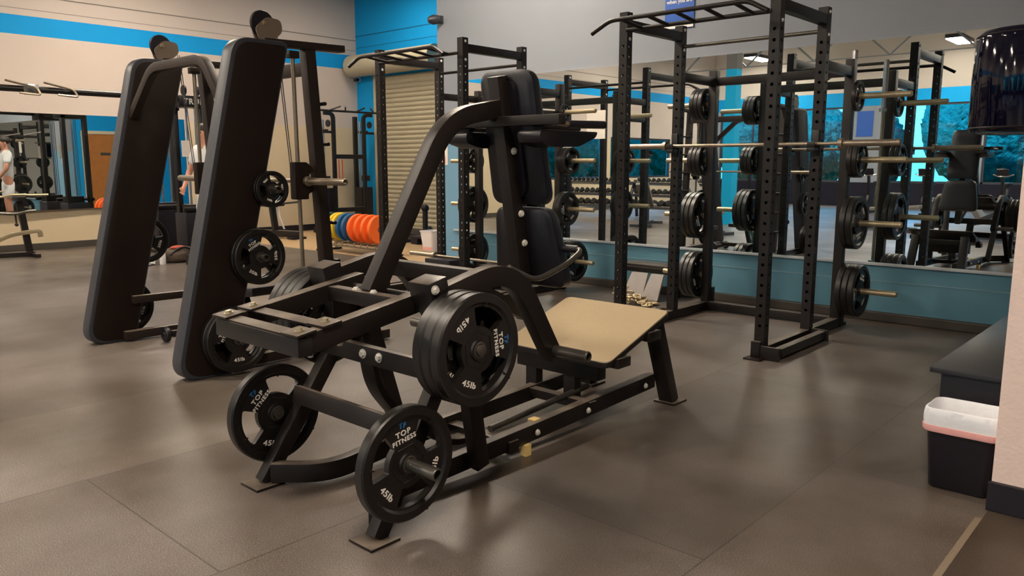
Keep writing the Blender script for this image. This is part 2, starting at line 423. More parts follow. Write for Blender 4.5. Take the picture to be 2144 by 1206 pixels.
# left wall, with two window openings behind the camera
m = MB().bx(XL - .15, XL, -1.8, YR, 0, ZC).bx(XL - .15, XL, YB, -9.4, 0, ZC).bx(XL - .15, XL, -9.4, -1.8, 0, 0.95).bx(XL - .15, XL, -9.4, -1.8, 2.25, ZC).bx(XL - .15, XL, -5.8, -5.4, .95, 2.25)
struct('wall_left', m, WL)
struct('wall_front', MB().bx(XE, XR, YM, YM + .2, 0, ZC), WM)
struct('wall_return', MB().bx(XE, XE + .2, YM + .2, YR, 0, ZC), WBLUE)
struct('wall_recess', MB().bx(XL - .15, XE + .2, YR, YR + .15, 0, ZC), WBLUE)
struct('wall_right', MB().bx(XR, XR + .15, YB, YM + .2, 0, ZC), CEILM)
WINS = [(-14.3, -11.75), (-11.55, -9.8), (-8.45, -5.78), (-5.62, -3.0), (-2.85, -0.3), (-.1, 2.6), (2.8, 5.6), (5.8, 8.6)]
m = MB().bx(XL - .15, XR, YB - .15, YB, 0, .8).bx(XL - .15, XR, YB - .15, YB, 3.28, ZC)
edges = [XL - .15] + [e for w in WINS for e in w] + [XR]
for i in range(0, len(edges), 2): m.bx(edges[i], edges[i + 1], YB - .15, YB, .8, 3.28)
struct('wall_back', m, WB)
def window(n, fr, pane):
    f = struct('window_%d' % n, fr, EDGE); obj('pane', pane, GLASS, f, smooth=0)
for i, (a, b) in enumerate(WINS):
    c = (a + b) / 2; fr = MB()
    for x0, x1, z0, z1 in ((a, a + .06, .8, 3.28), (b - .06, b, .8, 3.28), (a, b, .8, .86), (a, b, 3.22, 3.28), (c - .025, c + .025, .86, 3.22)):
        fr.bx(x0, x1, YB - .1, YB - .03, z0, z1)
    window(i + 1, fr, MB().bx(a + .06, b - .06, YB - .07, YB - .06, .86, 3.22))
for i, (a, b) in enumerate(((-9.4, -5.8), (-5.4, -1.8))):
    fr = MB()
    for y0, y1, z0, z1 in ((a, a + .06, .95, 2.25), (b - .06, b, .95, 2.25), (a, b, .95, 1.01), (a, b, 2.19, 2.25)):
        fr.bx(XL - .1, XL - .03, y0, y1, z0, z1)
    window(9 + i, fr, MB().bx(XL - .07, XL - .06, a + .06, b - .06, 1.01, 2.19))
# wall-end at the right of the view
struct('wall_end', MB().bx(-.60, 1.1, 3.62, 3.95, 0, ZC), COLW)
struct('baseboard_end', MB().bx(-.61, 1.1, 3.60, 3.62, 0, .125), BLKPLA, bev=.004)
struct('baseboard_front', MB().bx(XE, XR, YM - .06, YM, 0, .085), BASEM, bev=.01)
struct('baseboard_left', MB().bx(XL, XL + .03, YB, 7.3, 0, .11), BASEM, bev=.008)
struct('baseboard_recess', MB().bx(XL, XL + .02, 7.3, YR, 0, .13).bx(XL, -13.9, YR - .02, YR, 0, .13), BLKPLA)
struct('trim_1', MB().bx(XE + .3, XR, YM - .03, YM, .505, .53), mat('pale_ledge', (0.42, 0.46, 0.49), .4), bev=.004)
struct('trim_2', MB().bx(XE, XR, YM - .004, YM, .36, .366), mat('seam_line', (0.22, 0.34, 0.40), .5))
DK = mat('joint_line', (0.18, 0.16, 0.14), .8)
struct('trim_3', MB().bx(XL, XL + .006, YB, YR, 4.075, 4.092), DK)
struct('trim_4', MB().bx(XL, XL + .004, YB, YR, 3.86, 3.868), DK)
DKB = mat('joint_line_blue', (0.0, 0.12, 0.30), .8)
struct('trim_5', MB().bx(XL, XE, YR - .008, YR, 4.16, 4.18), DKB)
struct('trim_6', MB().bx(XL, XE, YR - .006, YR, 3.92, 3.93), DKB)
# mirrors
solo('wall_mirror', MB().bx(-7.55, -.9, YM - .012, YM - .001, .53, 2.5), MIRR, 'long frameless mirror on the grey wall behind the two power racks', 'mirror', (-4.2, YM - .012, .53), smooth=0)
mm = MB().bx(-.012, 0, -6.0, 0, .66, 2.23); mm.xform(Matrix.Translation((XL + .014, 7.0, 0)) @ Matrix.Rotation(R(1.9), 4, 'Z'))
solo('wall_mirror', mm, MIRR, 'wall mirror on the beige wall below the blue stripe, showing an orange door', 'mirror', (XL + .1, 4, .66), smooth=0)
# rolling shutter in the recess
d = struct('door_1', MB().bx(-13.95, -13.84, YR - .06, YR, 0, 3.3).bx(-12.0, -11.9, YR - .06, YR, 0, 3.3), SHUT, bev=.005)
pr = []
n = 34; hh = 3.26 / n
for i in range(n):
    z = i * hh
    pr += [(-.005, z + .004), (.018, z + .020), (.028, z + hh * .5), (.018, z + hh - .020), (-.005, z + hh - .004)]
pr = [(-.015, 0)] + pr + [(-.015, 3.26)]
obj('shutter_curtain', MB().prism(pr, lambda u, v, a: Vector((a, YR - .02 - u, v)), -13.85, -11.99), SHUT, d, smooth=0)
obj('shutter_housing', MB().tube([(-14.45, YR - .24, 3.50), (-11.75, YR - .24, 3.50)], .23, 28), SHUT, d)
# wooden door on the return wall
d = struct('door_2', MB().bx(XE - .04, XE, 7.98, 8.92, .02, 2.14), WOOD, bev=.004)
obj('door_frame', MB().bx(XE - .06, XE, 7.90, 7.98, 0, 2.22).bx(XE - .06, XE, 8.92, 9.0, 0, 2.22).bx(XE - .06, XE, 7.98, 8.92, 2.14, 2.22), CREAM, d, bev=.004)
obj('name_plate', MB().bx(XE - .047, XE - .04, 8.33, 8.57, 1.62, 1.69), DSTEEL, d)
obj('door_handle', MB().cyl((XE - .04, 8.83, 1.0), (XE - .10, 8.83, 1.0), .012).cyl((XE - .10, 8.83, 1.0), (XE - .10, 8.72, 1.0), .01), STEEL, d)
# free-standing blue column
struct('column', MB().bx(-8.82, -8.56, -2.35, -2.09, 0, ZC), wall_mat('column_paint', [(3.55, (0.0, 0.33, 0.60))], (0.12, .12, .12)))
# trusses
for k, y in enumerate((-9.6, -4.2, 1.2)):
    m = MB().beam((XL, y, 5.5), (XR, y, 5.5), .10, .10).beam((XL, y, 4.5), (XR, y, 4.5), .04, .03)
    x = XL + .4; up = True
    while x < XR - 1.2:
        m.beam((x, y, 4.5 if up else 5.5), (x + 1.1, y, 5.5 if up else 4.5), .05, .05); x += 1.1; up = not up
    struct('ceiling_truss_%d' % (k + 1), m, TRUSS)
# ceiling lights
first = None
LP = [(x, y) for y in (-10.7, -5.2, .3, 5.6) for x in (-12.1, -6.1)] + [(-.1, -10.7), (-.1, -5.2), (-.1, .3), (-12.1, 9.4)]  # lamp over the camera and recess lamp are unseen, added as fill light
names = {-12.1: 'row along the beige wall', -6.1: 'row above the power racks', -.1: 'unseen row lighting the wall end', 5.9: 'row furthest from the beige wall'}
ynames = {-10.7: 'by the windows', -5.2: 'second from the windows', .3: 'third from the windows', 5.6: 'by the mirror wall', 9.4: 'added unseen inside the shutter recess'}
for x, y in LP:
    lab = 'suspended box ceiling light %s, %s' % (ynames[y], names[x])
    if first is None:
        t = thing('ceiling_light', lab, 'ceiling light', (x, y, 4.85), 'suspended ceiling lights')
        obj('housing', MB().bx(x - .22, x + .22, y - .68, y + .68, 4.87, 4.98), EDGE, t, bev=.01)
        obj('diffuser', MB().bx(x - .20, x + .20, y - .66, y + .66, 4.85, 4.87), LAMP, t)
        for s in (-1, 1): obj('suspension_cable', MB().cyl((x, y + s * .5, 4.98), (x, y + s * .5, ZC), .004, 6), STEEL, t)
        first = t
    else:
        r_ = dup(first, (x, y, 4.85), lab)
        if y > 9:      # dimmer unseen lamp, added to brighten the blue recess wall
            for c_ in r_.children:
                if c_.name.startswith('diffuser'): c_.data = c_.data.copy(); c_.data.materials[0] = LAMPD
# small wall fittings
solo('paper_sign', MB().bx(-5.60, -5.34, YM - .018, YM - .013, 1.70, 2.02), PAPER, 'white paper notice taped on the mirror behind the squat machine', 'notice', (-5.47, YM - .015, 1.7))
t = thing('paper_sign', 'white paper with a pink patch on the wall beside the shutter', 'notice', (-8.06, YM - .006, 1.40))
obj('sheet', MB().bx(-8.13, -7.97, YM - .008, YM - .001, 1.40, 1.75), PAPER, t)
obj('pink_patch', MB().bx(-8.10, -8.0, YM - .012, YM - .008, 1.42, 1.52), PINK, t)
t = thing('wall_sign', 'blue rules sign with white writing high above the barbell rack', 'sign', (-4.43, YM - .005, 2.81))
obj('board', MB().bx(-4.60, -4.255, YM - .012, YM - .001, 2.81, 3.38), SIGNB, t, bev=.003)
tx = text_mb('when you are', .054, bold=.001).xform(Matrix.Translation((-4.43, YM - .0135, 3.085)) @ Matrix.Rotation(R(90), 4, 'X'))
obj('lettering', tx, WHITE, t, smooth=0)
w = [(-.17, 2.815), (.168, 2.815), (.168, 2.885)] + [(.168 - .338 * k / 12, 2.885 - .03 * math.sin(k / 12 * 3.1) - .02 * k / 12) for k in range(1, 13)]
obj('white_swoosh', MB().prism(w, lambda u, v, a: Vector((-4.43 + u, a, v)), YM - .0135, YM - .012), WHITE, t, smooth=0)
t = thing('wall_sensor', 'grey cone-shaped sensor on the wall where blue meets grey', 'sensor', (-8.07, YM - .02, 3.31))
obj('mount', MB().bx(-8.10, -8.02, YM - .05, YM - .001, 3.27, 3.37), EDGE, t, bev=.01)
obj('cone', MB().tube([(-8.06, YM - .05, 3.32), (-8.09, YM - .13, 3.31), (-8.115, YM - .19, 3.305)], [.055, .065, .035], 20), EDGE, t)
t = thing('security_camera', 'small white camera in the corner above the functional trainer', 'camera', (-14.5, YR - .03, 3.2))
obj('mount', MB().bx(-14.53, -14.45, YR - .06, YR - .001, 3.2, 3.28), WPAINT, t, bev=.008)
obj('lens_body', MB().tube([(-14.48, YR - .05, 3.24), (-14.44, YR - .17, 3.22)], .035, 16), BLKPLA, t)
solo('wall_poster', MB().bx(-9.36, -8.84, YB + .001, YB + .01, 2.3, 3.12), SIGNB, 'blue poster between the windows, seen in the mirror', 'poster', (-9.1, YB + .01, 2.3))
# outside
lb = LEAF.node_tree.nodes
for n_ in lb:
    if n_.type == 'BUMP': n_.inputs['Distance'].default_value = .15
g = struct('ground_outside', MB().bx(-60, 40, -60, YB - .2, -.3, -.2).bx(-60, XL - .2, YB - .2, 12, -.3, -.2), GRASS)
rr = random.Random(3)
def tree(x, y, h, r, lab):
    t = thing('tree', lab, 'tree', (x, y, -.2), 'trees outside the windows')
    obj('trunk', MB().tube([(x, y, -.2), (x + .1, y, h * .5)], [.16, .10], 10), BAGM, t)
    m = MB().sphere((x, y, h * .55), r, 56, 40, (1, 1, h * .45 / r))
    m.v = [v + Vector((rr.uniform(-1, 1), rr.uniform(-1, 1), rr.uniform(-1, 1))) * .11 for v in m.v]
    obj('crown', m, LEAF, t, smooth=180)
for k, (x, y, h, r) in enumerate(((-13.5, -19, 3.9, 1.75), (-10.4, -17.2, 3.4, 1.2), (-8.0, -22.5, 5.5, 2.0), (-6.0, -18.0, 4.6, 1.5), (-2.4, -19.5, 5.2, 1.85), (1.5, -18.2, 4.0, 1.7), (5.6, -20, 5, 2.0), (-18, -23, 6, 2.2), (-20, -6.2, 4.2, 1.75), (-20.3, -2.4, 4.0, 1.75), (-20.2, -10.0, 4.4, 1.75), (-20.4, 1.3, 4.3, 1.75), (-24.5, -8.2, 5.5, 2.2), (-24.5, -3.6, 5.6, 2.1), (-20.6, -13.9, 4.6, 1.8), (-21.2, -18.0, 5.0, 2.0), (-25.5, -14.5, 6.0, 2.2), (-25.5, -21.5, 6.0, 2.3))):
    tree(x, y, h, r, ('bushy green tree outside the window wall, tree %s along the lawn' if k < 8 else 'bushy green tree beyond the beige wall, tree %s along the lawn') % ('one two three four five six seven eight nine ten eleven twelve thirteen fourteen fifteen sixteen seventeen eighteen'.split()[k]))
# sky and daylight
w = bpy.data.worlds.new('sky'); S.world = w; w.use_nodes = True
nt = w.node_tree; bg = nt.nodes['Background']; sk = nt.nodes.new('ShaderNodeTexSky')
sk.sky_type = 'NISHITA'; sk.sun_elevation = R(38); sk.sun_rotation = R(200); sk.sun_disc = False; sk.dust_density = 2
hz = nt.nodes.new('ShaderNodeMix'); hz.data_type = 'RGBA'; hz.inputs[0].default_value = 0.55; hz.inputs[7].default_value = (0.85, 0.88, 0.9, 1)
nt.links.new(sk.outputs[0], hz.inputs[6]); nt.links.new(hz.outputs[2], bg.inputs['Color']); bg.inputs['Strength'].default_value = 0.8
sl = bpy.data.lights.new('sun', 'SUN'); sl.energy = 7.0; sl.angle = R(2); so = bpy.data.objects.new('sun', sl); COL.objects.link(so)
so.rotation_euler = (R(-48), 0, R(25)); so.location = (0, 20, 20)
# ------------------------------------------------------------------ camera
cd = bpy.data.cameras.new('camera'); cam = bpy.data.objects.new('camera', cd); COL.objects.link(cam)
cd.sensor_fit = 'HORIZONTAL'; cd.sensor_width = 36; cd.lens = 36 * 1646 / 2144; cd.clip_start = .05
cam.location = (0, 0, H); cam.rotation_euler = (R(90 - 9.0), 0, R(42.14))
S.camera = cam
S.view_settings.view_transform = 'Standard'; S.view_settings.look = 'None'; S.view_settings.gamma = 1; S.view_settings.use_curve_mapping = False
S.view_settings.exposure = 0.9
S.cycles.max_bounces = 10; S.cycles.glossy_bounces = 6; S.cycles.transparent_max_bounces = 12
S.cycles.sample_clamp_indirect = 6; S.cycles.use_denoising = True
# ------------------------------------------------------------------ weight plates (front faces +X, disc centred on the origin)
def kidney(a0, r0, r1, hw):
    """rounded slot between radii r0 and r1 around angle a0 (2-D points in the plate plane)"""
    poly = []
    for r, w in ((r0, hw * .95), (r1, hw)):
        ks = range(-4, 5) if r == r1 else range(4, -5, -1)
        for k in ks: poly.append((r * math.cos(a0 + w * k / 4), r * math.sin(a0 + w * k / 4)))
    return round_poly(poly, .022, 4)
def plate_mb(Rr, th, slots=True):
    k = Rr / .225; t = th / 2; q = t * .55; hb = max(.036, .042 * k)
    prof = [(.0255, -t * .9), (hb, -t * .9), (hb + .004, -q), (.180 * k, -q), (.190 * k, -t), (.219 * k, -t), (.225 * k, -t * .72),
            (.225 * k, t * .72), (.219 * k, t), (.190 * k, t), (.180 * k, q), (hb + .004, q), (hb, t * .9), (.0255, t * .9)]
    mb = MB().lathe(prof, axis='x', n=72, closed=True)
    if slots:
        cut = MB()
        for a in (40, 160, 280):
            cut.prism(kidney(R(a), .094 * k, .172 * k, R(31)), lambda u, v, a: Vector((a, u, v)), -.1, .1)
        mb = baked(mb, [('BOOLEAN', cut)])
    return mb
def plate_proto(name, label, Rr, th, word, slots=True):
    t = thing(name, label, 'weight plate', (0, 0, 0)); k = Rr / .225
    obj('plate_disc', plate_mb(Rr, th, slots), RUB, t, smooth=30)
    # raised hexagon and three dividing ribs
    hexa = [(.078 * k * math.cos(R(a)), .078 * k * math.sin(R(a))) for a in range(10, 370, 60)]
    hx = MB()
    for i in range(6):
        a, b = hexa[i], hexa[(i + 1) % 6]
        hx.beam((th * .29, a[0], a[1]), (th * .29, b[0], b[1]), .0045, .004, (1, 0, 0))
    if Rr > .1: obj('raised_hexagon', hx, BLK2, t)
    for a in (-8, 112, 232):
        hx = MB(); c, s_ = math.cos(R(a + 8 - 68)), math.sin(R(a + 8 - 68))
        hx.beam((th * .462, c * .170 * k, s_ * .170 * k), (th * .462, c * .224 * k, s_ * .224 * k), .006, .0035, (1, 0, 0))
        obj('raised_rib', hx, BLK2, t)
    obj('hub_ring', MB().lathe([(.0255, th * .42), (.034, th * .42), (.034, th * .47), (.031, th * .495), (.0262, th * .495)], axis='x', n=28, closed=True), DSTEEL, t)
    def face(tm, ang, rad, flip):
        # text plane XY -> plate plane YZ, reading upright at angle ang
        M = Matrix.Translation((th * .285, 0, 0)) @ Matrix.Rotation(R(ang - 90), 4, 'X') @ Matrix.Translation((0, 0, rad)) @ Matrix.Rotation(R(180 if flip else 0), 4, 'X')
        M = M @ Matrix(((0, 0, 1, 0), (1, 0, 0, 0), (0, 1, 0, 0), (0, 0, 0, 1)))
        return tm.xform(M)
    L = MB()
    if Rr > .18:
        L.merge(face(text_mb('TOP', .030 * k, bold=.0006, space=1.15).xform(Matrix.Diagonal((1.15, 1, 1, 1))), 100, .128 * k, False))
        L.merge(face(text_mb('FITNESS', .026 * k, bold=.0006, space=1.15).xform(Matrix.Diagonal((1.12, 1, 1, 1))), 100, .100 * k, False))
        lg = MB()
        lg.merge(face(text_mb('T', .030 * k, bold=.001, shear=.2).xform(Matrix.Translation((-.008 * k, 0, 0))), 100, .160 * k, False))
        lg.merge(face(text_mb('F', .026 * k, bold=.001, shear=.2).xform(Matrix.Translation((.010 * k, -.004 * k, 0))), 100, .160 * k, False))
        obj('logo', lg, LOGO, t, smooth=0)
    if L.v: obj('brand_lettering', L, WHITE, t, smooth=0)
    for a in ((220, 340) if Rr > .18 else (100, 220, 340)):
        L = MB(); L.merge(face(text_mb(word, .034 * k, bold=.0007, space=1.12).xform(Matrix.Diagonal((1.2, 1, 1, 1))), a, .140 * k, True))
        obj('weight_lettering', L, WHITE, t, smooth=0)
    return t
P45 = plate_proto('weight_plate', 'x', .225, .050, '45lb')
P35 = plate_proto('weight_plate', 'x', .190, .045, '35lb')
P25 = plate_proto('weight_plate', 'x', .150, .042, '25lb')
P10 = plate_proto('weight_plate', 'x', .125, .032, '10lb')
P5 = plate_proto('weight_plate', 'x', .088, .026, '5lb')
PROTO_PLATES = [P45, P35, P25, P10, P5]
PT = {id(P45): .05, id(P35): .045, id(P25): .042, id(P10): .032, id(P5): .026}
prng = random.Random(11)
def stack(protos, x0, y, z, sgn, group, names, rots=None):
    """plates threaded on a peg; x0 = inner end, sgn = direction the peg points; names from the inside out"""
    x = x0
    for i, p in enumerate(protos):
        th = PT[id(p)]
        a = rots[i] if rots else prng.uniform(0, 360)
        dup(p, (x + sgn * th / 2, y, z), names[i], group, rot=(R(a), 0, 0))
        x += sgn * (th + .001)
def ordinals(n, what, where):
    if n == 1: return ['single %s %s' % (what, where)]
    w = {2: ['inner', 'outer'], 3: ['innermost', 'middle', 'outermost'], 4: ['innermost', 'second', 'third', 'outermost']}[n]
    return ['%s %s, %s of %s' % (what, where, w[i], {2: 'two', 3: 'three', 4: 'four'}[n]) for i in range(n)]

def bolt(parent, p, axis, r=.013, h=.012, m=None):
    d = Vector(axis).normalized(); p = Vector(p)
    b = MB().tube([p, p + d * h * .35], r * 1.25, 14).tube([p + d * h * .35, p + d * h], [r, r * .8], 6)
    obj('bolt', b, m or BOLTM, parent)

# ------------------------------------------------------------------ lever squat machine
XC = -2.67
V = thing('squat_machine', 'black plate-loaded lever squat machine with sand-coloured foot platform', 'squat machine', (XC, 2.7, 0))
def mir(mb): return MB().add([(2 * XC - v.x, v.y, v.z) for v in mb.v], mb.f)
# fixed base
for s in (1, -1):
    f = (lambda mb: mb) if s == 1 else mir
    obj('front_leg', f(MB().beam((-2.27, 1.735, .01), (-2.315, 2.255, .79), .058, .066, (0, 1, 0))), BLK, V, bev=.004)
    obj('foot_plate', f(MB().bx(-2.34, -2.20, 1.66, 1.80, 0, .012)), BLK, V, bev=.003)
    obj('rear_strut', f(MB().beam((-2.34, 2.26, .76), (-2.40, 2.43, .06), .06, .075, (0, 1, 0))), BLK, V, bev=.004)
    obj('base_beam', f(MB().sweep(fillet([(-2.30, 1.76, .06), (-2.49, 1.93, .06), (-2.46, 2.38, .085), (-2.46, 3.97, .135)], .22, 8), .085, .055, (0, 0, 1))), BLK, V, bev=.004)
    obj('platform_leg', f(MB().beam((-2.385, 3.86, .50), (-2.37, 4.03, .01), .09, .075, (0, 1, 0))), BLK, V, bev=.004)
    obj('foot_plate', f(MB().bx(-2.44, -2.30, 3.97, 4.12, 0, .012)), BLK, V, bev=.003)
obj('upper_crossbar', MB().bx(-3.01, -2.33, 2.045, 2.085, .555, .635), BLK, V, bev=.004)
obj('lower_crossbar', MB().box((XC, 1.895, .392), (.72, .034, .078), Matrix.Rotation(R(-12), 3, 'X')), BLK, V, bev=.004)
obj('curved_strap', MB().sweep(fillet([(XC - .05, 2.06, .61), (XC - .05, 2.09, .44), (XC - .05, 2.24, .25), (XC - .05, 2.52, .07), (XC - .05, 2.70, .055)], .22, 10), .09, .03, (1, 0, 0)), BLK, V, bev=.003)
obj('centre_brace', MB().bx(-2.92, -2.42, 2.66, 2.73, .04, .10), BLK, V, bev=.004)
obj('centre_brace', MB().bx(-2.92, -2.42, 3.30, 3.36, .10, .15), BLK, V, bev=.004)
obj('centre_brace', MB().bx(-2.94, -2.40, 3.84, 3.90, .40, .46), BLK, V, bev=.004)
obj('platform_support', MB().bx(-3.0, -2.42, 3.36, 3.44, .255, .375), BLK, V, bev=.004)
obj('support_post', MB().bx(-2.66, -2.58, 3.37, 3.43, .12, .26), BLK, V, bev=.004)
obj('support_post', MB().bx(-2.94, -2.86, 3.37, 3.43, .12, .26), BLK, V, bev=.004)
obj('bumper_shaft', MB().cyl((XC + .08, 2.7, .12), (XC + .08, 3.5, .17), .017), DSTEEL, V)
obj('yellow_tag', MB().bx(-2.50, -2.455, 2.88, 2.93, .128, .150), FOAM, V, bev=.002)
obj('yellow_tag', MB().bx(-2.45, -2.414, 2.77, 2.81, .0, .055), FOAM, V)
# foot platform: rises away from the camera side
pc = [(-2.30, 3.29), (-2.30, 3.90), (-3.05, 3.90), (-3.05, 3.29)]
rp = round_poly(pc, .045, 6); zs = lambda y: .387 + (y - 3.29) * .318
obj('platform_tray', MB().prism(rp, lambda u, v, a: Vector((u, v, zs(v) + a)), -.03, 0), BLK, V, bev=.003)
obj('grip_surface', MB().prism(rp, lambda u, v, a: Vector((XC + (u - XC) * .985, 3.595 + (v - 3.595) * .985, zs(v) + a)), .0, .004), GRIP, V)
for y in (3.42, 3.72):
    for x in (-2.315, -3.025): obj('platform_bracket', MB().box((x, y, zs(y) - .055), (.06, .12, .055)), BLK, V, bev=.006)
# moving lever carriage
for s in (1, -1):
    f = (lambda mb: mb) if s == 1 else mir
    obj('side_rail', f(MB().beam((-2.408, 1.54, .7785), (-2.408, 2.20, .886), .065, .078)), BLK, V, bev=.004)
    arm = fillet([(-2.29, 2.08, .885), (-2.29, 2.52, .985), (-2.29, 2.81, .525)], .30, 14)
    obj('curved_arm', f(MB().sweep(arm, .062, .088, (1, 0, 0))), BLK, V, bev=.004)
    obj('pivot_block', f(MB().box((-2.318, 2.075, .905), (.126, .10, .13), Matrix.Rotation(R(14), 3, 'X'))), BLK2, V, bev=.006)
    obj('peg_bracket', f(MB().bx(-2.345, -2.275, 2.085, 2.185, .60, .86)), BLK, V, bev=.005)
    obj('loading_peg', f(MB().tube([(-2.27, 2.135, .70), (-2.088, 2.135, .70)], .0245, 24).tube([(-2.275, 2.135, .70), (-2.262, 2.135, .70)], .05, 24)), DSTEEL, V, bev=.002)
    e = MB().lathe([(.026, -2.26), (.026, -2.07), (.022, -2.065), (.019, -2.065), (.019, -2.09), (0, -2.09)], (0, 2.80, .555), 'x', 24)
    obj('loading_peg', f(e), DSTEEL, V)
    obj('storage_peg', f(MB().lathe([(.0245, -2.25), (.0245, -2.035), (.021, -2.03), (.018, -2.03), (.018, -2.06), (0, -2.06)], (0, 1.84, .297), 'x', 24)), DSTEEL, V)
obj('end_channel', MB().bx(-2.965, -2.375, 1.50, 1.56, .738, .806), BLK2, V, bev=.004)
for y, z in ((1.53, .814), (1.64, .832)):
    obj('end_strap', MB().box((XC, y, z), (.58, .055, .008), Matrix.Rotation(R(9), 3, 'X')), BLK, V, bev=.002)
    for x in (-2.418, -2.922):
        obj('end_tab', MB().box((x, y + .002, z + .009), (.11, .082, .010), Matrix.Rotation(R(9), 3, 'X')), BLK, V, bev=.002)
        bolt(V, (x + .01, y, z + .013), (0, -.15, 1), .014, .014, BRASS)
obj('carriage_crossbar', MB().bx(-2.92, -2.42, 1.995, 2.05, .825, .885), BLK, V, bev=.004)
obj('roller', MB().cyl((-2.94, 2.14, .862), (-2.40, 2.14, .862), .022, 20), BLK2, V)
obj('arm_crossbeam', MB().bx(-3.03, -2.31, 2.425, 2.485, .88, .955), BLK, V, bev=.004)
obj('lever_arm', MB().sweep(fillet([(XC, 2.055, .87), (XC, 2.50, 1.62), (XC, 2.86, 1.685)], .17, 12), .068, .085, (1, 0, 0)), BLK, V, bev=.005)
obj('back_post', MB().beam((XC, 2.845, 1.835), (XC, 3.06, .62), .07, .075, (0, 1, 0)), BLK, V, bev=.004)
obj('post_foot', MB().beam((XC, 3.06, .64), (XC, 2.5, .90), .06, .07), BLK, V, bev=.004)
obj('yoke', MB().bx(-3.0, -2.26, 2.81, 2.865, 1.595, 1.642), BLK, V, bev=.006)
def pad_mb(poly, y_at, th, r=.02):
    """upholstered pad facing away (+Y): outline in X, Z; y_at(z) = its back face"""
    m = MB(); rp = round_poly(poly, .07, 8); cx = sum(p[0] for p in rp) / len(rp); cz = sum(p[1] for p in rp) / len(rp)
    rings = [(1 - .10, 0), (1.0, .012), (1.0, th - .02), (.97, th - .006), (.90, th), (.5, th + .004)]
    n = len(rp); vs = []; fs = []
    for k, o in rings:
        for u, v in rp:
            a, b = cx + (u - cx) * k, cz + (v - cz) * (1 - (1 - k) * .6); vs.append((a, y_at(b) + o, b))
    for i in range(len(rings) - 1):
        for j in range(n): fs.append((i * n + j, i * n + (j + 1) % n, (i + 1) * n + (j + 1) % n, (i + 1) * n + j))
    fs += [tuple(range(n))[::-1], tuple((len(rings) - 1) * n + j for j in range(n))]
    return m.add(vs, fs)
ya = lambda z: 2.89 + (1.835 - z) * .177
obj('back_pad', pad_mb([(-2.855, 1.215), (-2.485, 1.215), (-2.50, 1.865), (-2.84, 1.865)], ya, .075), VINYL, V, smooth=50)
obj('pad_board', pad_mb([(-2.75, 1.25), (-2.59, 1.25), (-2.59, 1.83), (-2.75, 1.83)], lambda z: ya(z) - .012, .012), BLKPLA, V)
obj('lumbar_pad', pad_mb([(-2.91, .79), (-2.43, .79), (-2.49, 1.20), (-2.85, 1.20)], lambda z: ya(z) + .01, .085), VINYL, V, smooth=50)
for s in (1, -1):
    f = (lambda mb: mb) if s == 1 else mir
    n = MB(); prf = round_poly([(2.80, 1.575), (3.25, 1.575), (3.23, 1.545), (3.10, 1.50), (2.90, 1.495), (2.80, 1.52)], .03, 5)
    obj('shoulder_pad', f(n.prism(prf, lambda u, v, a: Vector((a, u, v)), -2.50, -2.36)), VINYL, V, bev=.012, smooth=50)
    obj('shoulder_arm', f(MB().bx(-2.46, -2.40, 2.86, 3.16, 1.578, 1.60)), BLK, V, bev=.004)
    obj('handle_bar', f(MB().tube(fillet([(-2.35, 2.84, 1.63), (-2.32, 2.88, 1.605), (-2.31, 2.93, 1.600), (-2.31, 3.22, 1.607)], .06, 5), .0125, 12)), STEEL, V)
    obj('handle_grip', f(MB().tube([(-2.31, 2.94, 1.600), (-2.31, 3.225, 1.607)], .019, 16)), BLKPLA, V)
    lv = fillet([(-2.30, 2.52, .97), (-2.30, 2.70, .89), (-2.30, 2.93, .945), (-2.30, 3.06, 1.005), (-2.42, 3.09, 1.0)], .07, 6)
    if s == 1:
        obj('safety_lever', f(MB().tube(lv, .0135, 12)), DSTEEL, V)
        obj('lever_grip', f(MB().tube([(-2.34, 3.075, 1.002), (-2.45, 3.095, .999)], .02, 14)), BLKPLA, V)
    bx_ = -2.254 if s == 1 else 2 * XC + 2.254
    bolt(V, (bx_, 2.042, .932), (s, 0, 0), .015, .016)
for x in (-2.727, -2.615): bolt(V, (x, 2.045, .60), (0, -1, 0), .017, .014)
for y in (2.42, 2.86, 3.28, 3.84): bolt(V, (-2.418, y, .085 + (y - 2.3) * .03), (1, 0, 0), .013)
for z in (1.48, 1.17, 1.02): bolt(V, (-2.633, ya(z) - .03, z), (1, -.3, 0), .014, .01)
for x in (-2.73, -2.61): bolt(V, (x, 2.02, .885), (0, 0, 1), .013)
for y in (1.57, 1.70): bolt(V, (-2.408, y, .745 + (y - 1.57) * .16), (0, 0, -1), .012, .02)
GV = 'plates on the lever squat machine'
stack([P45], -2.233, 1.84, .297, 1, GV, ['black 45lb plate low on the bin-side leg of the squat machine, its peg showing'], [0])
stack([P45], 2 * XC + 2.238, 1.84, .297, -1, GV, ['black 45lb plate low on the squat machine leg beside the smith machine'], [35])
stack([P45] * 3, -2.248, 2.135, .70, 1, GV, ordinals(3, '45lb plate on', 'the squat machine side peg above the low front plate'), [40, 10, -93])
stack([P45] * 4, 2 * XC + 2.248, 2.135, .70, -1, GV, ordinals(4, '45lb plate on', 'the squat machine side peg next to the smith machine'), [20, 60, 200, 45])
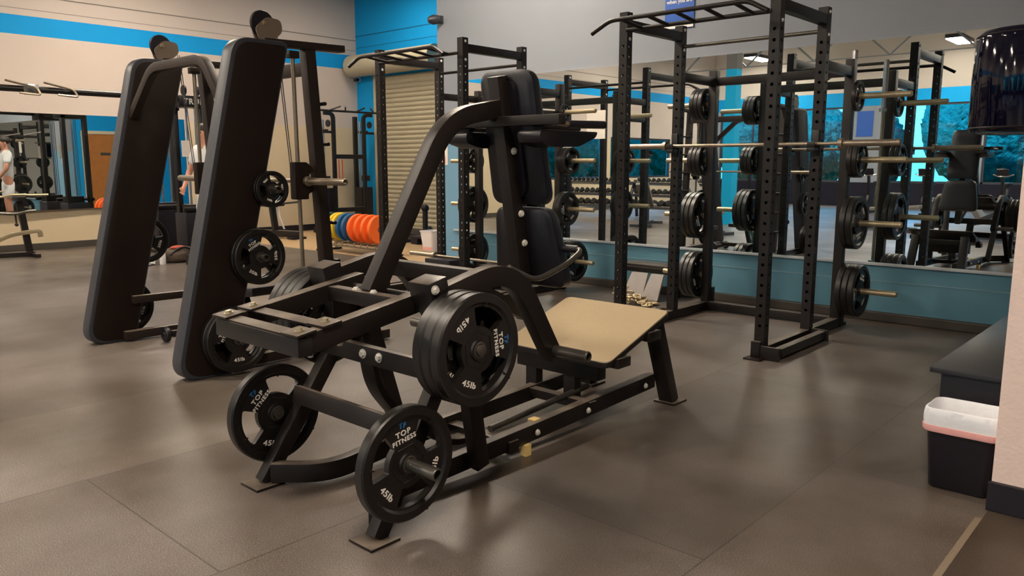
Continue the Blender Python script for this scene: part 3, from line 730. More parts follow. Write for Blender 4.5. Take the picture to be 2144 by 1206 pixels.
# ------------------------------------------------------------------ smith machine with two slanted side panels
SM = thing('smith_machine', 'tall smith machine with two slanted black side panels beside the squat machine', 'smith machine', (-5.78, 2.9, 0))
SX = {1: -5.0, -1: -6.56}
SMB = mat('brown_black_powdercoat', (0.021, 0.0138, 0.0108), 0.40, spec=0.3, noise=0.2, bump=0.2, bscale=420, dust_and_sheen=0.27)
side_poly = [(2.21, .0), (2.60, .0), (3.15, 2.25), (2.74, 2.25)]
for s in (1, -1):
    cx = SX[s]
    rp = round_poly(side_poly, [.17, .03, .05, .12], 9)
    obj('side_panel', MB().prism(rp, lambda u, v, a: Vector((a, u, v)), cx - .065, cx + .065), EDGE, SM, bev=.012)
    c0 = sum(p[0] for p in rp) / len(rp)
    inn = round_poly([(2.245, .03), (2.59, .012), (3.128, 2.222), (2.765, 2.222)], [.15, .02, .04, .10], 9)
    obj('side_cover', MB().prism(inn, lambda u, v, a: Vector((a, u, v)), cx - .072, cx + .072), BRN, SM, bev=.006)
    obj('rear_upright', MB().beam((cx - .04, 3.365, 2.24), (cx - .04, 3.50, 0), .085, .085, (0, 1, 0)), SMB, SM, bev=.006)
    obj('top_beam', MB().beam((cx - .03, 3.0, 2.245), (cx - .03, 3.66, 2.262), .085, .05), SMB, SM, bev=.004)
    obj('base_rail', MB().beam((cx + (.0 if s == 1 else .1), 2.5, .05), (cx + (0 if s == 1 else .1), 4.0, .05), .07, .07), SMB, SM, bev=.004)
    if s == -1: obj('lower_rail', MB().beam((cx + .1, 2.58, .335), (cx + .1, 3.56, .325), .05, .06), SMB, SM, bev=.004)
    gx = cx - .04 if s == 1 else cx + .04
    obj('guide_rod', MB().cyl((gx, 3.26, .06), (gx, 3.24, 2.20), .0155, 16), STEEL, SM)
    obj('rod_clamp', MB().box((gx, 3.24, 2.185), (.06, .08, .05)), SMB, SM, bev=.005); obj('rod_clamp', MB().box((gx, 3.26, .06), (.07, .09, .05)), SMB, SM, bev=.005)
    cb = MB()
    for dy in (-.045, -.06): cb.cyl((gx, 3.25 + dy, 1.33), (gx, 3.17 + dy, 2.30), .0035, 6)
    obj('cable', cb, DSTEEL, SM)
    pm = MB()
    for k in range(6): pm.cyl((cx - .13, 3.44 + k * .018, 1.85 - k * .29), (cx + .05, 3.44 + k * .018, 1.85 - k * .29), .014, 12)
    obj('catch_pin', pm, BLK2, SM)
    obj('pulley_wheel', MB().lathe([(.02, -.012), (.085, -.012), (.088, -.008), (.076, 0), (.088, .008), (.085, .012), (.02, .012)], (cx - .02, 3.0, 2.365), 'x', 32), BLKPLA, SM)
    pl = round_poly([(2.96, 2.25), (3.06, 2.25), (3.14, 2.32), (3.13, 2.40), (3.02, 2.41), (2.93, 2.33)], .03, 4)
    obj('pulley_bracket', MB().prism(pl, lambda u, v, a: Vector((a, u, v)), cx + .0, cx + .008).prism(pl, lambda u, v, a: Vector((a, u, v)), cx - .05, cx - .042), mat('tan_bracket', (.17, .13, .095), .5) if s == 1 else MATS['tan_bracket'], SM)
    bolt(SM, (cx + .008, 3.0, 2.365), (1, 0, 0), .014, .012, BRASS)
    # carriage
    cp = round_poly([(3.20, 1.16), (3.31, 1.16), (3.31, 1.20), (3.36, 1.22), (3.36, 1.26), (3.32, 1.28), (3.32, 1.34), (3.36, 1.37), (3.34, 1.40), (3.30, 1.43), (3.20, 1.43)], .012, 3)
    obj('bar_carriage', MB().prism(cp, lambda u, v, a: Vector((a, u, v)), gx - .035, gx + .035), BRN, SM, bev=.004)
    # sleeves
    x0, x1 = (gx + .05, -4.52) if s == 1 else (gx - .05, -7.0)
    sg = 1 if x1 > x0 else -1
    obj('bar_sleeve', MB().lathe([(.036, x0), (.036, x0 + sg * .025), (.025, x0 + sg * .03), (.025, x1 - sg * .01), (.021, x1), (.017, x1), (.017, x1 - sg * .02), (0, x1 - sg * .02)], (0, 3.285, 1.292), 'x', 24), STEEL, SM)
    # storage pegs
    for k, (y, z, r_, ln) in enumerate(((2.93, 1.245, .0245, .14), (2.80, .79, .0245, .16), (2.60, .25, .0245, .16))):
        if s == -1 and k == 0: continue
        a, b = (cx + .072, cx + .072 + ln) if s == 1 else (cx - .072, cx - .072 - ln)
        obj('storage_peg', MB().lathe([(.0245, a), (.0245, b), (.018, b), (.018, b + (.03 if s == -1 else -.03)), (0, b + (.03 if s == -1 else -.03))], (0, y, z), 'x', 24), DSTEEL, SM)
obj('lift_bar', MB().cyl((-6.52, 3.285, 1.292), (-5.04, 3.285, 1.292), .0145, 16), STEEL, SM)
obj('front_arch', MB().sweep(fillet([(-6.485, 2.70, 1.79), (-6.09, 2.71, 2.13), (-5.30, 2.71, 2.13), (-5.07, 2.71, 1.82)], .11, 8), .06, .065, (0, 1, 0)), SMB, SM, bev=.005)
obj('rear_crossbeam', MB().bx(-6.56, -5.08, 3.37, 3.43, 2.06, 2.15), SMB, SM, bev=.004)
obj('rear_crossbeam', MB().bx(-6.56, -5.08, 3.93, 3.99, .02, .09), SMB, SM, bev=.004)
GS = 'plates on the smith machine'
stack([P10, P10], -4.927, 2.93, 1.245, 1, GS, ordinals(2, 'small 10lb plate on', 'the top peg of the smith machine panel'), [20, 30])
stack([P35, P35], -4.927, 2.80, .79, 1, GS, ordinals(2, 'medium 35lb plate on', 'the middle peg of the smith machine panel'), [0, 20])
stack([P45, P45], -4.927, 2.60, .25, 1, GS, ordinals(2, '45lb plate on', 'the bottom peg of the smith machine panel'), [60, 50])
stack([P45], -6.635, 2.60, .25, -1, GS, ['45lb plate low on the far side of the smith machine panel by the beige wall'], [0])
stack([P35], -6.635, 2.80, .79, -1, GS, ['35lb plate at mid height on the far side of the smith machine panel'], [0])

# adjustable bench parked inside the smith machine
B = thing('weight_bench', 'black adjustable bench on wheels parked inside the smith machine', 'bench', (-5.7, 3.1, 0))
obj('base_frame', MB().beam((-6.17, 2.93, .10), (-5.22, 3.02, .10), .06, .06).beam((-6.17, 2.75, .07), (-6.17, 3.12, .07), .05, .05).beam((-5.22, 2.82, .04), (-5.22, 3.22, .04), .05, .05), BLK, B, bev=.004)
for y in (2.72, 3.14):
    obj('wheel', MB().lathe([(.01, -.02), (.055, -.02), (.062, -.012), (.062, .012), (.055, .02), (.01, .02)], (-6.21, y, .064), 'y', 24), BLKPLA, B)
    obj('wheel_hub', MB().lathe([(0, -.024), (.018, -.024), (.018, .024), (0, .024)], (-6.21, y, .064), 'y', 16), CHROME, B)
obj('seat', MB().box((-5.80, 3.0, .43), (.34, .30, .06)), VINYL, B, bev=.02)
obj('backrest', MB().box((-5.38, 3.0, .47), (.62, .30, .065), Matrix.Rotation(R(-8), 3, 'Y')), VINYL, B, bev=.02)
obj('support_post', MB().beam((-5.65, 3.0, .12), (-5.72, 3.0, .40), .06, .06, (1, 0, 0)).beam((-5.30, 3.0, .12), (-5.45, 3.0, .43), .05, .05, (1, 0, 0)), BLK, B, bev=.004)
obj('ladder_strip', MB().sweep(fillet([(-5.46, 3.32, .10), (-5.44, 3.32, .28), (-5.52, 3.32, .42)], .15, 6), .012, .05, (0, 1, 0)).beam((-5.46, 3.0, .10), (-5.46, 3.33, .10), .04, .04), GRN, B, bev=.002)

# ------------------------------------------------------------------ power racks
def perforated(hx, z0, z1, pitch, r):
    """square tube of half-width hx with a column of round through-holes on all four faces"""
    mb = MB(); n = int((z1 - z0 - .3) / pitch); za = z0 + .12
    def face(M):
        vs = []; fs = []
        K = 12
        def quad(a, b): mb.add([M @ Vector(p) for p in ((-hx, -hx, a), (hx, -hx, a), (hx, -hx, b), (-hx, -hx, b))], [(0, 1, 2, 3)])
        quad(z0, za)
        for i in range(n):
            c = za + (i + .5) * pitch; sq = []; ci = []; di = []
            for k in range(K):
                a = 2 * PI * (k + .5) / K; ca, sa = math.cos(a), math.sin(a)
                m_ = max(abs(ca) , abs(sa)); 
                sq.append(M @ Vector((ca / m_ * hx, -hx, c + sa / m_ * pitch / 2)))
                ci.append(M @ Vector((ca * r, -hx, c + sa * r))); di.append(M @ Vector((ca * r, -hx + .006, c + sa * r)))
            fs = []
            for k in range(K):
                j = (k + 1) % K; fs += [(k, j, K + j, K + k), (K + k, K + j, 2 * K + j, 2 * K + k)]
            # corner fans
            vs = sq + ci + di
            b0 = len(vs)
            cor = [M @ Vector((sx * hx, -hx, c + sz * pitch / 2)) for sx, sz in ((1, 1), (-1, 1), (-1, -1), (1, -1))]
            vs += cor
            for q, k in enumerate((1, 4, 7, 10)): fs.append((k, b0 + q, (k + 1) % K) if False else (k, (k + 1) % K, b0 + q))
            mb.add(vs, fs)
        quad(za + n * pitch, z1)
    for a in (0, 90, 180, 270): face(Matrix.Rotation(R(a), 4, 'Z'))
    mb.bx(-hx, hx, -hx, hx, z1 - .002, z1).bx(-hx, hx, -hx, hx, z0, z0 + .002)
    return mb
POSTM = {}
def post(parent, x, y, kind):
    o0 = top_origin(parent)
    if kind not in POSTM:
        mb = perforated(.0375, .085, 2.605, .075, .0125 if kind == 'a' else .0105)
        POSTM[kind] = mesh_from(mb, 'upright', BLK, 0, 25)
    o = bpy.data.objects.new('upright', POSTM[kind]); COL.objects.link(o); o.parent = parent; o.location = Vector((x, y, 0)) - Vector((o0.x, o0.y, o0.z))
    return o
PEGZ = (.34, .92, 1.45, 1.975)
def power_rack(cx, label, kind, jcup_z):
    T = thing('power_rack', label, 'power rack', (cx, 6.2, 0)); hw = .628
    for s in (1, -1):
        x = cx + s * hw
        for y in (5.45, 6.30): post(T, x, y, kind)
        obj('storage_post', MB().bx(x - .0375, x + .0375, 6.90, 6.975, .085, 2.28), BLK, T, bev=.004)
        obj('base_rail', MB().bx(x - .0375, x + .0375, 5.41, 7.0, .01, .085), BLK, T, bev=.004)
        obj('outer_rail', MB().bx(x + s * .13 - .03, x + s * .13 + .03, 5.46, 6.30, .02, .085), BLK, T, bev=.004)
        obj('rail_bracket', MB().bx(min(x - .045 * s, x + s * .165), max(x - .045 * s, x + s * .165), 5.385, 5.41, .0, .10), BLK, T, bev=.003)
        obj('rail_bracket', MB().bx(min(x, x + s * .175), max(x, x + s * .175), 6.30, 6.325, .0, .09), BLK, T, bev=.003)
        obj('foot_plate', MB().bx(x - .07, x + .06, 5.31, 5.41, 0, .012), BRN, T, bev=.003)
        obj('foot_bracket', MB().bx(x - .045, x - .02 + .045, 5.375, 5.412, .012, .13), BLK2, T, bev=.004)
        obj('top_rail', MB().bx(x - .035, x + .035, 5.4875, 6.2625, 2.475, 2.55), BLK, T, bev=.004)
        obj('storage_link', MB().bx(x - .03, x + .03, 6.3375, 6.90, 2.14, 2.215), BLK, T, bev=.004)
        if kind == 'b': obj('storage_link', MB().bx(x - .03, x + .03, 6.3375, 6.90, 1.93, 1.985), BLK, T, bev=.004)
        obj('rear_foot_block', MB().bx(x - .045, x + .045, 6.975, 7.03, .0, .22), BLK2, T, bev=.006)
        for z in PEGZ:
            a, b = x + s * .0375, x + s * .49
            obj('storage_peg', MB().lathe([(.04, a), (.04, a + s * .012), (.0245, a + s * .014), (.0245, b - s * .006), (.02, b), (0, b)], (0, 6.94, z), 'x', 20), BRASS, T)
        for y in (5.45, 6.30):
            for z in (2.57, 2.40):
                bolt(T, (x + (.0375 if s == 1 else .0375), y, z), (1, 0, 0), .011, .01, WPAINT)
        obj('j_cup', MB().bx(x - .03, x + .03, 6.245, 6.262, jcup_z - .08, jcup_z + .12).bx(x - .03, x + .03, 6.165, 6.25, jcup_z - .05, jcup_z - .018).bx(x - .03, x + .03, 6.165, 6.178, jcup_z - .018, jcup_z + .03), BLK2, T, bev=.004)
    obj('rear_base_beam', MB().bx(cx - hw + .0375, cx + hw - .0375, 6.90, 6.975, .01, .085), BLK, T, bev=.004)
    obj('rear_top_beam', MB().bx(cx - hw + .0375, cx + hw - .0375, 6.91, 6.965, 2.14, 2.215), BLK, T, bev=.004)
    obj('rear_pull_up_bar', MB().cyl((cx - hw + .037, 6.30, 2.43), (cx + hw - .037, 6.30, 2.43), .016, 16), DSTEEL if kind == 'a' else BLK, T)
    # multi-grip pull-up frame over the front
    for y, z in ((5.42, 2.465), (5.13, 2.495)):
        e = .56 if y < 5.3 else .60
        pts = fillet([(cx - .715, y - .02, z - .085), (cx - e, y, z), (cx + e, y, z), (cx + .715, y - .02, z - .085)], .05, 4) if y < 5.3 else [(cx - e, y, z), (cx + e, y, z)]
        obj('pull_up_bar', MB().tube(pts, .0165, 14), BLK, T)
    for k in range(5):
        x = cx - .46 + k * .23
        obj('cross_grip', MB().cyl((x, 5.13, 2.495), (x, 5.42, 2.465), .0145, 12), BLK, T)
    return T
R1 = power_rack(-3.075, 'tall black power rack near the wall end, barbell across at chest height', 'a', 1.56)
R2 = power_rack(-6.195, 'tall black power rack behind the squat machine, next to the rolling shutter', 'b', 1.55)
obj('support_block', MB().bx(-6.83, -6.42, 6.04, 6.25, .086, .336), BLKPLA, R2, bev=.008)
obj('support_block', MB().bx(-5.95, -5.53, 6.04, 6.25, .086, .336), BLKPLA, R2, bev=.008)
def rack_plates(cx, g, sides):
    for s, desc, rows in sides:
        for z, ps, hn in rows:
            w = {id(P45): '45lb plate', id(P35): '35lb plate', id(P25): '25lb plate', id(P10): '10lb plate', id(P5): 'tiny 5lb plate'}[id(ps[0])]
            stack(ps, cx + s * (.628 + .0535), 6.94, z, s, g, ordinals(len(ps), w + ' on', 'the %s peg %s' % (hn, desc)))
G1 = 'plates on the rack with the chest-high barbell'; G2 = 'plates on the rack by the shutter'
rack_plates(-3.075, G1, ((1, 'of the barbell rack, wall-end side', ((PEGZ[0], [P45] * 3, 'bottom'), (PEGZ[1], [P45, P45], 'second'), (PEGZ[2], [P25, P25], 'third'), (PEGZ[3], [P10], 'top'))),
                          (-1, 'of the barbell rack, chain-pile side', ((PEGZ[0], [P45] * 3, 'bottom'), (PEGZ[1], [P45] * 3, 'second'), (PEGZ[2], [P25] * 3, 'third'), (PEGZ[3], [P25] * 3, 'top')))))
rack_plates(-6.195, G2, ((1, 'of the shutter rack, chain-pile side', ((PEGZ[0], [P45] * 4, 'bottom'), (PEGZ[1], [P35, P35], 'second'), (PEGZ[2], [P25] * 3, 'third'), (PEGZ[3], [P5], 'top'))),
                          (-1, 'of the shutter rack, shutter side', ((PEGZ[0], [P45] * 2, 'bottom'), (PEGZ[1], [P45] * 2, 'second'), (PEGZ[2], [P25] * 2, 'third')))))
def barbell(label, c, col=.69, half=1.16, vertical=False):
    t = thing('barbell', label, 'barbell', c)
    M = Matrix.Translation(Vector(c)) @ (Matrix.Rotation(R(-90), 4, 'Y') if vertical else Matrix())
    obj('shaft', MB().cyl((-col, 0, 0), (col, 0, 0), .0145, 16).xform(M), STEEL, t)
    for s in (1, -1):
        obj('sleeve', MB().lathe([(.0145, s * col), (.04, s * col), (.04, s * (col + .03)), (.025, s * (col + .035)), (.025, s * (half - .006)), (.020, s * half), (0, s * half)], (0, 0, 0), 'x', 24).xform(M), CHROME if vertical else STEEL, t)
    return t
barbell('bare barbell lying across the rack beside the wall end at chest height', (-3.0, 6.208, 1.572), .755, 1.20)
barbell('bare barbell low across the rack beside the rolling shutter', (-6.18, 6.215, .352), .66, 1.10)
barbell('chrome barbell standing upright behind the rear rack post', (-2.47, 7.07, 1.20), .70, 1.17, True)
obj('bar_holder', MB().bx(-2.53, -2.41, 7.032, 7.11, 0.0, .028), BLK2, R1)
# ------------------------------------------------------------------ cable crossover by the left mirror
CX = thing('cable_crossover', 'black cable crossover station with weight tower and long overhead beam near the beige wall', 'cable machine', (-11.75, 5.72, 0))
def tower(y, word, dx=0.0):
    before = set(CX.children)
    tower_(y, word)
    for c in set(CX.children) - before: c.location.x += dx
def tower_(y, word):
    obj('tower_base', MB().bx(-12.1, -11.5, y - .26, y + .26, 0, .06), BLK, CX, bev=.01)
    obj('weight_shroud', MB().bx(-11.98, -11.62, y - .21, y + .21, .06, .68), BLKPLA, CX, bev=.02)
    obj('shroud_collar', MB().tube(fillet([(-11.60, y - .25, .74), (-11.58, y + .25, .74), (-12.0, y + .25, .74)], .05, 4), .035, 12), BLK2, CX)
    for dy in (-.155, .235): obj('tower_upright', MB().bx(-11.95, -11.85, y + dy - .035, y + dy + .035, .06, 2.42), BLK2, CX, bev=.006)
    for dy in (-.06, .08): obj('guide_rod', MB().cyl((-11.72, y + dy, .68), (-11.72, y + dy, 2.28), .016, 14), CHROME, CX)
    c = MB()
    for dy in (.14, .17): c.cyl((-11.68, y + dy, .70), (-11.68, y + dy, 2.35), .006, 6)
    obj('cable', c, DSTEEL, CX)
    obj('weight_plates', MB().bx(-11.80, -11.66, y - .17, y + .17, .68, .80), BLK2, CX, bev=.004)['kind'] = 'stuff'
    obj('tower_header', MB().bx(-11.95, -11.62, y - .20, y + .25, 2.25, 2.42), BLK2, CX, bev=.015)
    tx = text_mb(word, .115, bold=.003, space=1.15).xform(Matrix.Translation((-11.618, y + .02, 2.33)) @ Matrix(((0, 0, 1, 0), (1, 0, 0, 0), (0, 1, 0, 0), (0, 0, 0, 1))))
    obj('lettering', tx, WHITE, CX, smooth=0)
    for dy in (-.06, .14): obj('pulley', MB().lathe([(.02, -.014), (.075, -.014), (.078, 0), (.075, .014), (.02, .014)], (-11.75, y + dy, 2.50), 'y', 24), BLKPLA, CX)
    obj('instruction_card', MB().bx(-11.70, -11.694, y - .17, y - .03, 1.52, 1.76), PAPER, CX)
    obj('cable_handle', MB().tube([(-11.5, y - .38, 2.0), (-11.42, y - .60, 1.95)], .013, 10).tube([(-11.42, y - .60, 1.95), (-11.40, y - .64, 1.94)], .02, 10), CHROME, CX)
tower(5.72, 'TRUE')
tower(1.2, 'TRUE'); tower(5.72, 'TRUE', -.95)
obj('overhead_beam', MB().tube([(-11.72, 5.55, 2.375), (-11.72, 1.2, 2.375)], .042, 18), BLK2, CX)
for y in (3.35, 3.80):
    obj('pull_up_handle', MB().tube(fillet([(-11.72, y - .04, 2.475), (-11.66, y + .30, 2.395), (-11.60, y + .33, 2.30), (-11.60, y + .08, 2.315)], .04, 4), .014, 10), STEEL, CX)
obj('beam_bracket', MB().bx(-11.68, -11.665, 3.50, 3.68, 2.30, 2.44), CHROME, CX, bev=.01)

# functional trainer in the corner
FT = thing('functional_trainer', 'black twin-column cable trainer with pull-up bar in the corner by the shutter', 'cable machine', (-13.7, 10.0, 0))
for y, sgn in ((9.52, 1), (10.52, -1)):
    obj('column_base', MB().bx(-14.05, -13.45, y - .16, y + .16, 0, .10), BLK, FT, bev=.01)
    obj('weight_shroud', MB().bx(-13.95, -13.70, y - .15, y + .15, .10, .92), BLKPLA, FT, bev=.02)
    a = MB()
    for dy in (-.08, .0): a.cyl((-13.80, y + dy, .92), (-13.80, y + dy, 2.30), .018, 12)
    obj('guide_rod', a, CHROME, FT)
    obj('front_upright', MB().sweep(fillet([(-13.62, y + sgn * .12, .1), (-13.62, y + sgn * .12, 2.42), (-13.62, y - sgn * .10, 2.42)], .12, 6), .07, .07, (1, 0, 0)), BLK2, FT, bev=.008)
    obj('rear_upright', MB().bx(-13.98, -13.90, y - .14, y - .06, .10, 2.40), BLK2, FT, bev=.006)
    obj('pulley', MB().lathe([(.02, -.014), (.07, -.014), (.073, 0), (.07, .014), (.02, .014)], (-13.6, y - sgn * .02, 2.22), 'y', 20), BLKPLA, FT)
    obj('trolley', MB().bx(-13.75, -13.56, y - .12, y - .03, 1.05, 1.17), BLK2, FT, bev=.008)
    obj('side_link', MB().beam((-13.66, y, 2.08), (-13.94, y, 2.08), .05, .05).beam((-13.62, y + sgn * .1, 2.05), (-13.62, y - sgn * .14, 2.05), .05, .05), BLK, FT, bev=.004)
for z in (1.56, .47): obj('cross_member', MB().bx(-13.66, -13.58, 9.64, 10.40, z - .045, z + .045), BLK, FT, bev=.006)
obj('pull_up_bar', MB().cyl((-13.62, 9.36, 2.475), (-13.62, 10.78, 2.475), .022, 14), BLK2, FT)
for y, dy in ((9.52, .2), (9.95, -.12), (10.2, .12), (10.70, -.25)):
    obj('pull_up_grip', MB().cyl((-13.62, y, 2.47), (-13.45, y + dy, 2.56), .016, 10), BLK2, FT)
ch = MB()
for y in (9.70, 9.78): ch.cyl((-13.55, y, 1.50), (-13.55, y, 1.08), .012, 8)
obj('hanging_strap', ch, RED, FT)

# bumper plates on their toaster rack
BR = thing('bumper_rack', 'low grey tube rack holding the coloured bumper plates', 'plate rack', (-10.2, 7.65, 0))
for y in (7.50, 7.80):
    obj('side_tube', MB().tube(fillet([(-11.05, y, .02), (-11.05, y, .12), (-9.45, y, .12), (-9.45, y, .02)], .06, 5), .02, 10), STEEL, BR)
for x in (-11.02, -10.82, -10.66, -10.44, -10.30, -10.13, -9.96, -9.79, -9.60):
    obj('divider', MB().tube(fillet([(x, 7.48, .12), (x, 7.48, .17), (x, 7.82, .17), (x, 7.82, .12)], .03, 3), .008, 8), STEEL, BR)
obj('foot', MB().bx(-11.08, -11.0, 7.42, 7.88, 0, .03), BLK, BR, bev=.004); obj('foot', MB().bx(-9.49, -9.41, 7.42, 7.88, 0, .03), BLK, BR, bev=.004)
def bumper(m, nm):
    t = thing('bumper_plate', 'x', 'bumper plate', (0, 0, 0))
    obj('rubber_disc', MB().lathe([(.028, -.02), (.09, -.02), (.10, -.032), (.215, -.032), (.225, -.022), (.225, .022), (.215, .032), (.155, .032), (.15, .027), (.10, .027), (.09, .02), (.028, .02)], axis='x', n=64, closed=True), m, t)
    obj('steel_hub', MB().lathe([(.0255, -.022), (.045, -.022), (.045, .022), (.0255, .022)], axis='x', n=28, closed=True), DSTEEL, t)
    return t
first = {}
BP = [(-10.92, GRN, 'dark green bumper plate at the far end of the row'), (-10.75, YEL, 'yellow bumper plate next to the green one'), (-10.73 + .08, YEL, 'yellow bumper plate next to the blue ones'),
      (-10.52, BLU, 'blue bumper plate next to the yellow ones'), (-10.37, BLU, 'blue bumper plate next to the orange ones'),
      (-10.215, ORG, 'orange bumper plate touching the blue ones, first of four'), (-10.045, ORG, 'orange bumper plate, second of four after the blue ones'),
      (-9.875, ORG, 'orange bumper plate, third of four after the blue ones'), (-9.695, ORG, 'orange bumper plate at the open end with its face showing')]
for x, m, lab in BP:
    loc = (x, 7.65, .405)
    if m.name not in first:
        t = bumper(m, lab); t.location = loc; t['label'] = lab; t['group'] = 'coloured bumper plates'; first[m.name] = t
    else: dup(first[m.name], loc, lab, 'coloured bumper plates')
t = thing('spring_collar', 'bunch of shiny spring collars hung on the end of the bumper rack', 'collar', (-11.12, 7.62, .5))
for k in range(9):
    a = k * .7
    obj('ring', MB().tube([(-11.12 + .05 * math.cos(a) + .03 * math.cos(q * PI / 6), 7.60 + .06 * math.sin(a) + .03 * math.sin(q * PI / 6), .42 + .028 * k + .012 * math.cos(q)) for q in range(12)], .007, 6, closed=True), CHROME, t)
obj('hook_post', MB().cyl((-11.12, 7.62, .0), (-11.12, 7.62, .70), .012, 10), DSTEEL, t)

# left bench station with curl bars
CB = thing('curl_bench', 'exercise bench frame with bent curl bars against the beige wall', 'bench', (-13.6, 3.7, 0))
obj('upright', MB().beam((-13.6, 3.955, .04), (-13.6, 3.86, .95), .07, .09, (0, 1, 0)), BLK2, CB, bev=.006)
obj('floor_foot', MB().beam((-13.6, 3.0, .06), (-13.6, 4.02, .04), .08, .07).beam((-13.85, 4.0, .03), (-13.35, 4.0, .03), .06, .05), BLK2, CB, bev=.005)
obj('curved_support', MB().sweep(fillet([(-13.55, 3.45, .25), (-13.55, 3.72, .36), (-13.55, 4.10, .40), (-13.55, 4.11, .30)], .1, 6), .06, .06, (1, 0, 0)), BRASS, CB, bev=.005)
obj('lower_handle', MB().tube(fillet([(-13.4, 3.45, .70), (-13.4, 3.75, .67), (-13.4, 3.92, .71), (-13.4, 4.03, .71)], .08, 5), .022, 12), DSTEEL, CB)
obj('hanging_pin', MB().cyl((-13.4, 3.75, .67), (-13.4, 3.755, .53), .012, 8).sphere((-13.4, 3.755, .515), .028, 12, 8), BLK2, CB)
obj('bench_pad', MB().box((-13.6, 3.1, .45), (.28, .75, .07)), VINYL, CB, bev=.02)
obj('pad_post', MB().bx(-13.64, -13.56, 3.2, 3.28, .07, .42), BLK2, CB, bev=.004)
obj('bar_cradle', MB().bx(-13.66, -13.40, 3.80, 3.92, .86, .93), BLK2, CB, bev=.006)
t = thing('curl_bar', 'chrome zigzag curl bar resting on the bench beside the beige wall', 'barbell', (-13.5, 3.87, .95))
obj('shaft', MB().tube(fillet([(-13.5, 3.46, .955), (-13.5, 3.62, .925), (-13.5, 3.74, .955), (-13.5, 3.90, .955), (-13.5, 4.02, .945), (-13.5, 4.25, .945)], .04, 4), .016, 10), BRASS, t)

# low exercise seat by the beige wall
t = thing('leg_machine', 'small black exercise machine on a floor beam in front of the beige wall', 'exercise machine', (-13.6, 8.2, 0))
obj('floor_beam', MB().beam((-14.1, 8.05, .09), (-12.95, 8.35, .09), .12, .12), BLK, t, bev=.01)
obj('foot_pad', MB().box((-13.05, 8.32, .02), (.2, .3, .04)), BLKPLA, t, bev=.006)
obj('post', MB().beam((-13.55, 8.18, .14), (-13.58, 8.14, .62), .10, .10, (1, 0, 0)), BLK2, t, bev=.01)
obj('mechanism', MB().box((-13.6, 8.12, .72), (.36, .42, .22)).box((-13.5, 8.1, .86), (.2, .26, .12)), BLK2, t, bev=.03)
obj('handle', MB().cyl((-13.4, 8.2, .66), (-13.4, 8.62, .68), .02, 10), DSTEEL, t)
obj('white_strap', MB().sweep(fillet([(-13.48, 8.2, .62), (-13.46, 8.22, .40), (-13.44, 8.3, .17)], .1, 5), .05, .012, (1, 0, 0)), WPAINT, t)

# belongings on the floor in front of the tower
t = thing('gym_bag', 'brown and black gym bag slumped on the floor before the cable tower', 'bag', (-11.27, 5.22, 0))
bm_ = MB().sphere((-11.27, 5.22, .10), .2, 24, 14, (.75, 1.35, .62)); rb = random.Random(5)
bm_.v = [Vector((v.x + rb.uniform(-.015, .015), v.y + rb.uniform(-.015, .015), max(.0, v.z + rb.uniform(-.012, .012)))) for v in bm_.v]
obj('bag_body', bm_, BAGM, t, smooth=60)
obj('strap', MB().tube([(-11.16, 5.02 + .1 * k / 2, .12 + .10 * math.sin(k * PI / 8)) for k in range(9)], .014, 8), BLKPLA, t)
obj('red_cloth', MB().sphere((-11.24, 5.18, .215), .07, 16, 10, (1, 1.6, .45)), RED, t)
t = thing('drink_bottle', 'white drink bottle standing beside the brown gym bag', 'bottle', (-11.13, 4.90, 0))
obj('bottle_body', MB().lathe([(0, 0), (.038, 0), (.042, .01), (.042, .19), (.03, .215), (0, .215)], (-11.13, 4.90, 0), n=24), WPAINT, t)
obj('cap', MB().lathe([(.026, .215), (.026, .25), (.02, .256), (0, .256)], (-11.13, 4.90, 0), n=20), RED, t)
tw = MB().sphere((-11.22, 4.72, .035), .1, 20, 12, (.9, 1.1, .42)); tw.v = [Vector((v.x + rb.uniform(-.02, .02), v.y + rb.uniform(-.02, .02), max(0, v.z + rb.uniform(-.012, .012)))) for v in tw.v]
solo('towel', tw, SHIRT, 'crumpled white towel on the floor beside the white bottle', 'towel', (-11.22, 4.72, 0), smooth=60)

# recess: mats, step, sled, bucket
solo('floor_mat', MB().bx(-12.9, -10.95, 8.85, 9.75, 0, .06), BLKPLA, 'black training platform mat in front of the rolling shutter', 'mat', (-11.9, 9.3, 0), bev=.01)
solo('floor_mat', MB().bx(-12.9, -10.6, 9.85, 10.7, 0, .10), BLKPLA, 'thicker black mat right against the rolling shutter', 'mat', (-11.7, 10.3, 0), bev=.01)
t = thing('aerobic_step', 'dark grey aerobic step beside the white bucket', 'step', (-10.25, 9.35, 0))
obj('step_top', MB().bx(-10.75, -9.75, 9.15, 9.55, .10, .15), BLKPLA, t, bev=.015)
for x in (-10.65, -9.85): obj('riser', MB().bx(x - .09, x + .09, 9.17, 9.53, 0, .10), BLKPLA, t, bev=.01)
solo('kettlebell', MB().sphere((-10.62, 8.88, .07), .07, 16, 10).tube([(-10.62 + .05 * math.cos(a * PI / 8), 8.88, .13 + .06 * math.sin(a * PI / 8)) for a in range(9)], .012, 8), BLU, 'blue kettlebell on the tan floor beside the black mat', 'kettlebell', (-10.62, 8.88, 0), smooth=60)
t = thing('push_sled', 'black push post with round top standing on the mat by the shutter', 'sled', (-11.0, 9.80, .0))
obj('sled_base', MB().box((-11.0, 9.80, .05), (.7, .08, .05)).box((-10.85, 9.80, .13), (.3, .06, .14), Matrix.Rotation(R(35), 3, 'Y')), BLK, t, bev=.01)
obj('post', MB().cyl((-11.05, 9.80, .05), (-11.05, 9.80, .55), .05, 14), BLK, t); obj('post_cap', MB().sphere((-11.05, 9.80, .60), .075, 14, 10), BLK, t)
